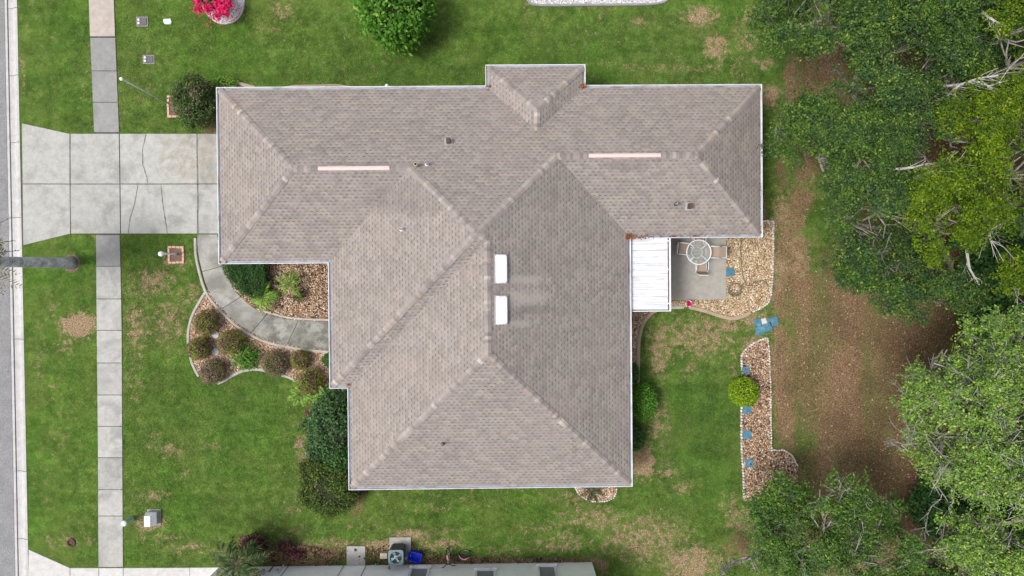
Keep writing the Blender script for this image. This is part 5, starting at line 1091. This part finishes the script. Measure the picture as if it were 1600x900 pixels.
def chair(label, fmat):
    t = thing('patio_chair', label, 'chair', (0, 0, .06), 'sling chairs round the glass table'); z0 = .06
    m_ = MB()
    for s in (-1, 1):
        y_ = s * .27
        m_.tube([(-.26, y_, z0), (-.24, y_, .45), (-.20, y_, .68), (-.05, y_, .69), (.16, y_, .68), (.25, y_, .60), (.26, y_, .35), (.27, y_, z0)], .018, 6)
    m_.tube([(-.26, -.27, z0 + .02), (-.26, .27, z0 + .02)], .014, 6); m_.tube([(.27, -.27, z0 + .02), (.27, .27, z0 + .02)], .014, 6)
    m_.build('frame', fmat, t, True)
    m_ = MB(); m_.box(-.23, -.235, .43, .25, .235, .445, tilt=(0, -.06)); m_.build('seat', M['sling'], t)
    m_ = MB(); m_.box(.235, -.235, .445, .25, .235, .97, c=(.25, 0, .445), tilt=(0, .30)); m_.build('backrest', M['sling'], t)
    m_ = MB(); bt = (.25 + .53 * math.sin(.30), .445 + .53 * math.cos(.30))
    m_.tube([(.245, -.255, .43), (bt[0], -.25, bt[1]), (bt[0] + .01, -.2, bt[1] + .03), (bt[0] + .01, .2, bt[1] + .03), (bt[0], .25, bt[1]), (.245, .255, .43)], .016, 6); m_.tube([(-.23, -.255, .44), (.245, -.255, .43)], .014, 6); m_.tube([(-.23, .255, .44), (.245, .255, .43)], .014, 6); m_.build('back_frame', fmat, t, True)
    return t
ch = chair('white sling chair on the right of the glass table, back to the rock bed', M['chairwhite']); x_, y_ = P(1116, 394, .5); ch.location = (x_, y_, .06); ch.rotation_euler = (0, 0, -.04)
for (px, py, rz, lb) in ((1096, 416, -1.60, 'sling chair on the lawn side of the glass table'), (1069, 389, 3.02, 'dull grey sling chair on the side of the table facing the white patio cover'), (1092, 374, 1.57, 'sling chair mostly hidden under the eave behind the glass table')):
    c = copy_tree(ch, (*P(px, py, .5), .06), rz); c['label'] = lb
# flower pot
px_, py_ = P(1076.5, 474.5, .3); t = thing('flower_pot', 'white rimmed pot of magenta flowers at the lower edge of the patio', 'flower pot', (px_, py_, 0))
m_ = MB(); m_.lathe((px_, py_, 0), [(.10, 0), (.15, .22), (.165, .28), (.165, .31), (.13, .31), (.125, .25)], 18); m_.build('pot', M['white'], t, True)
rg = np.random.default_rng(2); V, FA = leaf_quads(np.array([px_, py_, .34]) + rg.normal(0, 1, (110, 3)) * np.array([.055, .05, .03]), .07, rg, .6, .8); raw_mesh('blossoms', V, FA, M['flower'], t)
# garden hose
mb = MB(); hp = [(1157, 372), (1157, 400), (1159, 425), (1163, 440), (1168, 448), (1178, 442), (1186, 438), (1195, 440), (1200, 446), (1199, 455)]
pts = [(*P(a, b), .045) for a, b in smooth(hp, 2)]; mb.tube(pts, .022, 6)
for r_, oy in ((.30, 0), (.26, .05), (.33, -.03)):
    c = P(1148, 452); mb.tube([(c[0] + r_ * math.cos(i * .3) * 1.0, c[1] + oy + r_ * .9 * math.sin(i * .3), .05 + .01 * (i % 3)) for i in range(21)], .022, 6)
mb.tube([(*P(1163, 440), .045), (*P(1158, 448), .05), (*P(1156, 455), .05)], .013, 6)
tag(mb.build('garden_hose', M['hose'], None, True), 'thin grey green hose coiled on the rocks beside the patio', 'hose')

# ------------------------------------------------------------ lamp post, flag pole and their brick squares
def brick_square(px0, py0, px1, py1, label, nb_=4):
    a = P(px0, py1); b = P(px1, py0); cx, cy = (a[0] + b[0]) / 2, (a[1] + b[1]) / 2; t = thing('brick_planter', label, 'brick border', (cx, cy, 0), 'salmon brick squares in the front lawn'); m_ = MB(); bw = .10
    for (x0, y0, x1, y1, hor) in ((a[0], a[1], b[0], a[1] + bw, 1), (a[0], b[1] - bw, b[0], b[1], 1), (a[0], a[1] + bw, a[0] + bw, b[1] - bw, 0), (b[0] - bw, a[1] + bw, b[0], b[1] - bw, 0)):
        L = (x1 - x0) if hor else (y1 - y0)
        n = max(2, round(L / .21))
        for i in range(n):
            j = random.uniform(-.01, .01)
            if hor: m_.cbox(x0 + i * L / n + .006, y0 + j, -.02, x0 + (i + 1) * L / n - .006, y1 + j, .065, .012)
            else: m_.cbox(x0 + j, y0 + i * L / n + .006, -.02, x1 + j, y0 + (i + 1) * L / n - .006, .065, .012)
    m_.build('bricks', M['brickpink'], t); m_ = MB(); m_.box(a[0] + bw, a[1] + bw, -.02, b[0] - bw, b[1] - bw, .02); m_.build('soil', M['soil'], t); HARD.append([(a[0], a[1]), (b[0], a[1]), (b[0], b[1]), (a[0], b[1])]); return cx, cy
cx, cy = brick_square(263, 384.5, 288, 412, 'salmon brick square around the white lamp post')
x1_, y1_ = P(250, 396.5, 1.85); bx_, by_ = P(276, 397.5); t = thing('lamp_post', 'short white lamp post with a globe standing in a brick square', 'lamp post', (bx_, by_, 0))
m_ = MB(); m_.tube([(bx_, by_, 0), (bx_, by_, .25), (x1_, y1_, 1.65)], [.06, .04, .035], 10); m_.build('post', M['white'], t, True)
m_ = MB(); m_.tube([(bx_ - .16, by_ + .0, 1.35), (bx_ + .16, by_, 1.35)], .015, 6); m_.build('crossbar', M['white'], t)
m_ = MB(); m_.lathe((x1_, y1_, 1.62), [(.05, 0), (.09, .04), (.12, .12), (.10, .21), (.05, .26), (.01, .27)], 16); m_.build('globe', M['globe'], t, True)
cx, cy = brick_square(262, 149, 283, 184, 'salmon brick square at the foot of the flagpole, half covered by the dark shrub')
bx_, by_ = P(269, 165); tx_, ty_ = P(190, 123.5, 4.75); t = thing('flagpole', 'slim pale green flagpole leaning across the lawn towards the sidewalk', 'flagpole', (bx_, by_, 0))
m_ = MB(); m_.tube([(bx_, by_, 0), ((bx_ + tx_) / 2, (by_ + ty_) / 2, 2.35), (tx_, ty_, 4.7)], [.035, .03, .022], 10); m_.build('pole', M['pole'], t, True)
m_ = MB(); m_.lathe((tx_, ty_, 4.68), [(.02, 0), (.06, .03), (.075, .08), (.06, .13), (.01, .16)], 12); m_.build('finial', M['globe'], t, True)
m_ = MB(); m_.tube([(bx_ + .05, by_, 1.2), ((bx_ + tx_) / 2 + .05, (by_ + ty_) / 2, 2.4), (tx_ + .04, ty_, 4.6)], .004, 4); m_.build('halyard', M['white'], t)

# ------------------------------------------------------------ utility boxes
def meter_box(px, py, w_, h_, label, lid=None):
    x_, y_ = P(px, py); t = thing('meter_box', label, 'meter box', (x_, y_, 0), 'dark meter boxes set in the lawn')
    m_ = MB(); m_.cbox(x_ - w_ / 2, y_ - h_ / 2, -.05, x_ + w_ / 2, y_ + h_ / 2, .05, .03); m_.build('lid', M['meter'], t)
    m_ = MB(); m_.prism(offset_poly([(x_ - w_ / 2, y_ - h_ / 2), (x_ + w_ / 2, y_ - h_ / 2), (x_ + w_ / 2, y_ + h_ / 2), (x_ - w_ / 2, y_ + h_ / 2)], .035), -.05, .025); m_.build('rim', M['walk_dark'], t)
    for s in (-.07, .07):
        m_ = MB(); m_.lathe((x_ - w_ * .30, y_ + s * 1.1, .045), [(.055, 0), (.055, .03), (.02, .045)], 12); m_.build('cap', M['globe'], t, True)
    HARD.append([(x_ - w_ / 2, y_ - h_ / 2), (x_ + w_ / 2, y_ - h_ / 2), (x_ + w_ / 2, y_ + h_ / 2), (x_ - w_ / 2, y_ + h_ / 2)])
meter_box(222.5, 34, .46, .38, 'dark meter box with two white caps beside the pale green cap in the top lawn'); meter_box(232.5, 93, .46, .34, 'dark meter box with two white caps nearest the flagpole tip')
x_, y_ = P(262, 34); m_ = MB(); m_.prism([(x_ - .2, y_), (x_ - .17, y_ + .12), (x_ + .14, y_ + .14), (x_ + .2, y_), (x_ + .16, y_ - .12), (x_ - .12, y_ - .12)], -.04, .05, .02); tag(m_.build('valve_cover', M['greentop']), 'pale green valve cover lying flat in the top lawn', 'valve cover')
x_, y_ = P(206, 810); x2_, y2_ = P(199, 815, .7); t = thing('cable_pedestal', 'pale green round cable pedestal at the edge of the sidewalk', 'utility post', (x_, y_, 0))
m_ = MB(); m_.tube([(x_, y_, 0), (x_, y_, .62)], .125, 16); m_.build('post', M['greenpost'], t, False); m_ = MB(); m_.lathe((x_, y_, .62), [(.135, 0), (.13, .06), (.07, .09), (.01, .095)], 16); m_.build('cap', M['greentop'], t, True)
x_, y_ = P(241, 807); t = thing('utility_box', 'squat grey transformer box with white sloped lid on the lawn near the neighbouring drive', 'utility box', (x_, y_, 0))
m_ = MB(); m_.cbox(x_ - .24, y_ - .32, 0, x_ + .24, y_ + .28, .28, .03); m_.build('body', M['alum'], t)
m_ = MB(); m_.add([(x_ - .25, y_ - .33, .28), (x_ + .25, y_ - .33, .28), (x_ + .25, y_ + .29, .28), (x_ - .25, y_ + .29, .28), (x_ - .24, y_ - .31, .42), (x_ + .04, y_ - .31, .42), (x_ + .04, y_ + .16, .42), (x_ - .24, y_ + .16, .42)], [(0, 1, 5, 4), (1, 2, 6, 5), (2, 3, 7, 6), (3, 0, 4, 7), (3, 2, 1, 0)]); m_.build('hood', M['alum'], t)
m_ = MB(); m_.cbox(x_ - .245, y_ - .32, .423, x_ + .045, y_ + .165, .45, .015); m_.build('lid', M['globe'], t)
m_ = MB(); m_.prism(offset_poly([(x_ - .27, y_ - .36), (x_ + .27, y_ - .36), (x_ + .27, y_ + .3), (x_ - .27, y_ + .3)], .05), -.03, .03); m_.build('base', M['walk_dark'], t)
x_, y_ = P(111.5, 847.5); m_ = MB(); m_.tube([(x_ + .17 * math.cos(i * .5236), y_ + .16 * math.sin(i * .5236), .03) for i in range(12)], .045, 6, closed=True); m_.lathe((x_, y_, -.08), [(.12, 0), (.13, .09), (.02, .10)], 12); tag(m_.build('sprinkler_hole', M['rust'], None, True), 'small round brown sprinkler pit in a dry patch of the lower left lawn', 'sprinkler pit')

# ------------------------------------------------------------ air conditioner, bins, bike
x_, y_ = P(625, 856); t = thing('air_conditioner', 'grey green air conditioning unit with round fan grille on a concrete pad', 'air conditioner', (x_, y_, 0))
ax, ay = P(618.5, 871, .85)
m_ = MB(); m_.box(ax - .42, ay - .42, -.03, ax + .58, ay + .62, .06); m_.build('pad', M['walk'], t)
m_ = MB(); m_.cbox(ax - .33, ay - .33, .06, ax + .33, ay + .33, .80, .07); b_ = m_.build('body', M['darkmetal'], t)
m_ = MB()
for zz_ in np.arange(.12, .78, .05): m_.box(ax - .335, ay - .28, zz_, ax + .335, ay + .28, zz_ + .012); m_.box(ax - .28, ay - .335, zz_, ax + .28, ay + .335, zz_ + .012)
m_.build('louvres', M['meter'], b_)
# top frame ring: square with a round hole
m_ = MB(); nseg = 32; V = []; 
for i in range(nseg):
    a = 2 * math.pi * i / nseg; ca, sa = math.cos(a), math.sin(a); kq = .345 / max(abs(ca), abs(sa)); kq = min(kq, .345 * 1.30)
    V += [(ax + kq * ca, ay + kq * sa, .80), (ax + kq * ca, ay + kq * sa, .87), (ax + .275 * ca, ay + .275 * sa, .875), (ax + .265 * ca, ay + .265 * sa, .81)]
m_.add(V, [(i * 4 + j, ((i + 1) % nseg) * 4 + j, ((i + 1) % nseg) * 4 + j + 1, i * 4 + j + 1) for i in range(nseg) for j in range(3)]); tp_ = m_.build('top_frame', M['acbox'], t)
m_ = MB(); m_.lathe((ax, ay, .80), [(.27, 0), (.27, .004)], 24); m_.build('fan_well', M['black'], tp_)
m_ = MB(); m_.lathe((ax, ay, .812), [(.085, 0), (.085, .03), (.03, .045)], 14)
for i in range(4):
    a = i * math.pi / 2 + .5; V = [(ax + r_ * math.cos(a + da), ay + r_ * math.sin(a + da), .815 + dz) for r_, da, dz in ((.08, -.3, 0), (.24, -.28, 0), (.25, .22, .03), (.08, .4, .02))]; m_.add(V, [(0, 1, 2, 3)])
m_.build('fan', M['acfan'], t)
m_ = MB()
for r_ in (.10, .15, .20, .25): m_.tube([(ax + r_ * math.cos(i * .2618), ay + r_ * math.sin(i * .2618), .865) for i in range(24)], .0035, 4, closed=True)
for i in range(8): a = i * math.pi / 4; m_.tube([(ax, ay, .868), (ax + .27 * math.cos(a), ay + .27 * math.sin(a), .868)], .0035, 4)
m_.build('grille', M['acbox'], t)
m_ = MB(); sx_, sy_ = P(600, 868, .2); m_.cbox(sx_ - .17, sy_ - .12, .0, sx_ + .17, sy_ + .14, .3, .02); tag(m_.build('disconnect_box', M['tanplastic']), 'small tan box on the mulch left of the air conditioner', 'utility box')
m_ = MB(); bx_, by_ = P(648, 869.5, .25); t = thing('recycling_bin', 'open blue plastic recycling bin leaning beside the air conditioner', 'recycling bin', (bx_, by_, 0))
m_ = MB(); 
def tub(m_, wx, wy, h_, th=.02, fl=.05):
    def rq(x0, y0, z): return [(-x0, -y0, z), (x0, -y0, z), (x0, y0, z), (-x0, y0, z)]
    V_ = rq(wx, wy, 0) + rq(wx + fl, wy + fl, h_) + rq(wx + fl + .03, wy + fl + .03, h_) + rq(wx + fl - th, wy + fl - th, h_ - .01) + rq(wx - th, wy - th, .02)
    F_ = [(3, 2, 1, 0)]
    for r in range(4): F_ += [(r * 4 + i, r * 4 + (i + 1) % 4, r * 4 + 4 + (i + 1) % 4, r * 4 + 4 + i) for i in range(4)]
    F_.append((16, 17, 18, 19)); m_.add(V_, F_)
tub(m_, .24, .16, .28); mt_ = Matrix.Translation((bx_, by_, .03)) @ Matrix.Rotation(-.25, 4, 'Z') @ Matrix.Rotation(.08, 4, 'X'); m_.xf(mt_); m_.build('tub', M['blue'], t)
m_ = MB()
for i in (-1, 0, 1): m_.box(i * .14 - .02, -.15, .021, i * .14 + .02, .15, .032)
m_.xf(mt_); m_.build('ribs', M['blue'], t)
# bicycle
bkx, bky = P(715, 872, .2); t = thing('bicycle', 'small black and pink bicycle leaning on the white wall with its front wheel turned', 'bicycle', (bkx, bky, 0))
lean = Matrix.Translation((bkx - .02, ny0 + .66, 0)) @ Matrix.Rotation(.50, 4, 'X')
WR = .25; RW = (.36, 0, WR); HD = (-.40, 0, WR + .22)
def wheel(m_tyre, m_sp, c, mtx):
    a_ = MB(); a_.tube([(c[0] + WR * math.cos(i * .2244), c[1], c[2] + WR * math.sin(i * .2244)) for i in range(28)], .028, 7, closed=True); a_.xf(mtx); w_ = a_.build('wheel', m_tyre, t, True)
    a_ = MB()
    for i in range(14): an = i * math.pi / 7; a_.tube([(c[0], c[1] + .02 * (-1) ** i, c[2]), (c[0] + .23 * math.cos(an), c[1], c[2] + .23 * math.sin(an))], .003, 3)
    a_.tube([(c[0] + .228 * math.cos(i * .2244), c[1], c[2] + .228 * math.sin(i * .2244)) for i in range(28)], .010, 5, closed=True); a_.xf(mtx); a_.build('rim', m_sp, w_)
wheel(M['black'], M['chrome'], RW, lean)
steer = lean @ Matrix.Translation((-.40, 0, 0)) @ Matrix.Rotation(-1.35, 4, 'Z') @ Matrix.Translation((.40, 0, 0))
wheel(M['black'], M['chrome'], (-.46, 0, WR), steer)
a_ = MB(); a_.tube([(-.46, 0, WR), (-.44, .05, WR + .1), (-.41, .05, WR + .26), (-.40, 0, WR + .33), (-.37, 0, WR + .50)], .014, 6); a_.tube([(-.46, 0, WR), (-.44, -.05, WR + .1), (-.41, -.05, WR + .26), (-.40, 0, WR + .33)], .014, 6); a_.xf(steer); a_.build('fork', M['hotpink'], t, True)
a_ = MB(); a_.tube([(-.24, -.32, WR + .55), (-.32, -.22, WR + .60), (-.37, -.06, WR + .52), (-.37, .06, WR + .52), (-.32, .22, WR + .60), (-.24, .32, WR + .55)], .02, 6); a_.xf(steer); a_.build('handlebar', M['black'], t, True)
a_ = MB(); a_.tube([(-.60, 0, WR + .2), (-.50, 0, WR + .29), (-.36, 0, WR + .27), (-.27, 0, WR + .2)], .035, 6); a_.xf(steer); a_.build('mudguard', M['hotpink'], t, True)
a_ = MB(); a_.tube([(-.40, 0, WR + .30), (-.02, 0, WR + .05), (.36, 0, WR)], .016, 6); a_.tube([(-.40, 0, WR + .24), (.06, 0, WR + .24)], .014, 6); a_.tube([(-.02, 0, WR + .03), (.07, 0, WR + .32)], .014, 6); a_.tube([(.06, 0, WR + .24), (.36, 0, WR)], .012, 6); a_.tube([(-.02, 0, WR + .03), (-.02, .12, WR - .05)], .01, 5); a_.xf(lean); a_.build('frame', M['black'], t, True)
a_ = MB(); a_.prism([(-.03, -.03), (.10, -.07), (.17, -.07), (.17, .07), (.10, .07), (-.03, .03)], WR + .32, WR + .37, .01); a_.xf(lean); a_.build('saddle', M['black'], t)
a_ = MB(); a_.tube([(.10, 0, WR + .06), (.16, 0, WR + .20), (.30, 0, WR + .29), (.46, 0, WR + .26), (.58, 0, WR + .16)], .026, 6); a_.xf(lean); a_.build('mudguard', M['hotpink'], t, True)

# ------------------------------------------------------------ grass blades (one uncountable mass)
rg = np.random.default_rng(100)
def grass_area(x0, y0, x1, y1, dens):
    n = int((x1 - x0) * (y1 - y0) * dens); x = rg.uniform(x0, x1, n); y = rg.uniform(y0, y1, n); ok = np.ones(n, bool)
    jx = x + (vnoise(x * 4, y * 4, seed=31) - .5) * .16; jy = y + (vnoise(x * 4, y * 4, seed=32) - .5) * .16
    for poly in HARD:
        ok &= ~inpoly(jx, jy, poly)
    d_, l_, u_ = masks(x, y); keep = rg.uniform(0, 1, n) > np.clip(l_ * 1.25 - .05 + .5 * (fbm(x * 1.2, y * 1.2, seed=8) - .5), 0, .97)
    keep &= rg.uniform(0, 1, n) > np.clip((d_ - .45) * 1.2, 0, .6); ok &= keep
    return x[ok], y[ok]
x, y = grass_area(-20.4, -14.6, 20, 12.4, 210); n = len(x); NB = 3
cx_ = np.repeat(x, NB) + rg.normal(0, .018, n * NB); cy_ = np.repeat(y, NB) + rg.normal(0, .018, n * NB); N_ = n * NB
an = rg.uniform(0, 6.283, N_); ln = rg.uniform(.035, .075, N_); hh_ = rg.uniform(.012, .045, N_); wv = rg.uniform(.006, .012, N_)
c_, s_ = np.cos(an), np.sin(an)
V = np.stack([np.stack([cx_ - s_ * wv, cy_ + c_ * wv, np.full(N_, -.005)], 1), np.stack([cx_ + s_ * wv, cy_ - c_ * wv, np.full(N_, -.005)], 1), np.stack([cx_ + c_ * ln, cy_ + s_ * ln, hh_], 1)], 1).reshape(-1, 3)
g = raw_mesh('grass', V, np.arange(3 * N_).reshape(-1, 3), M['grass']); g['kind'] = 'stuff'
xm, ym = np.repeat(cx_, 3), np.repeat(cy_, 3); set_masks(g, xm, ym)
print('SCENE OK', len(bpy.data.objects))
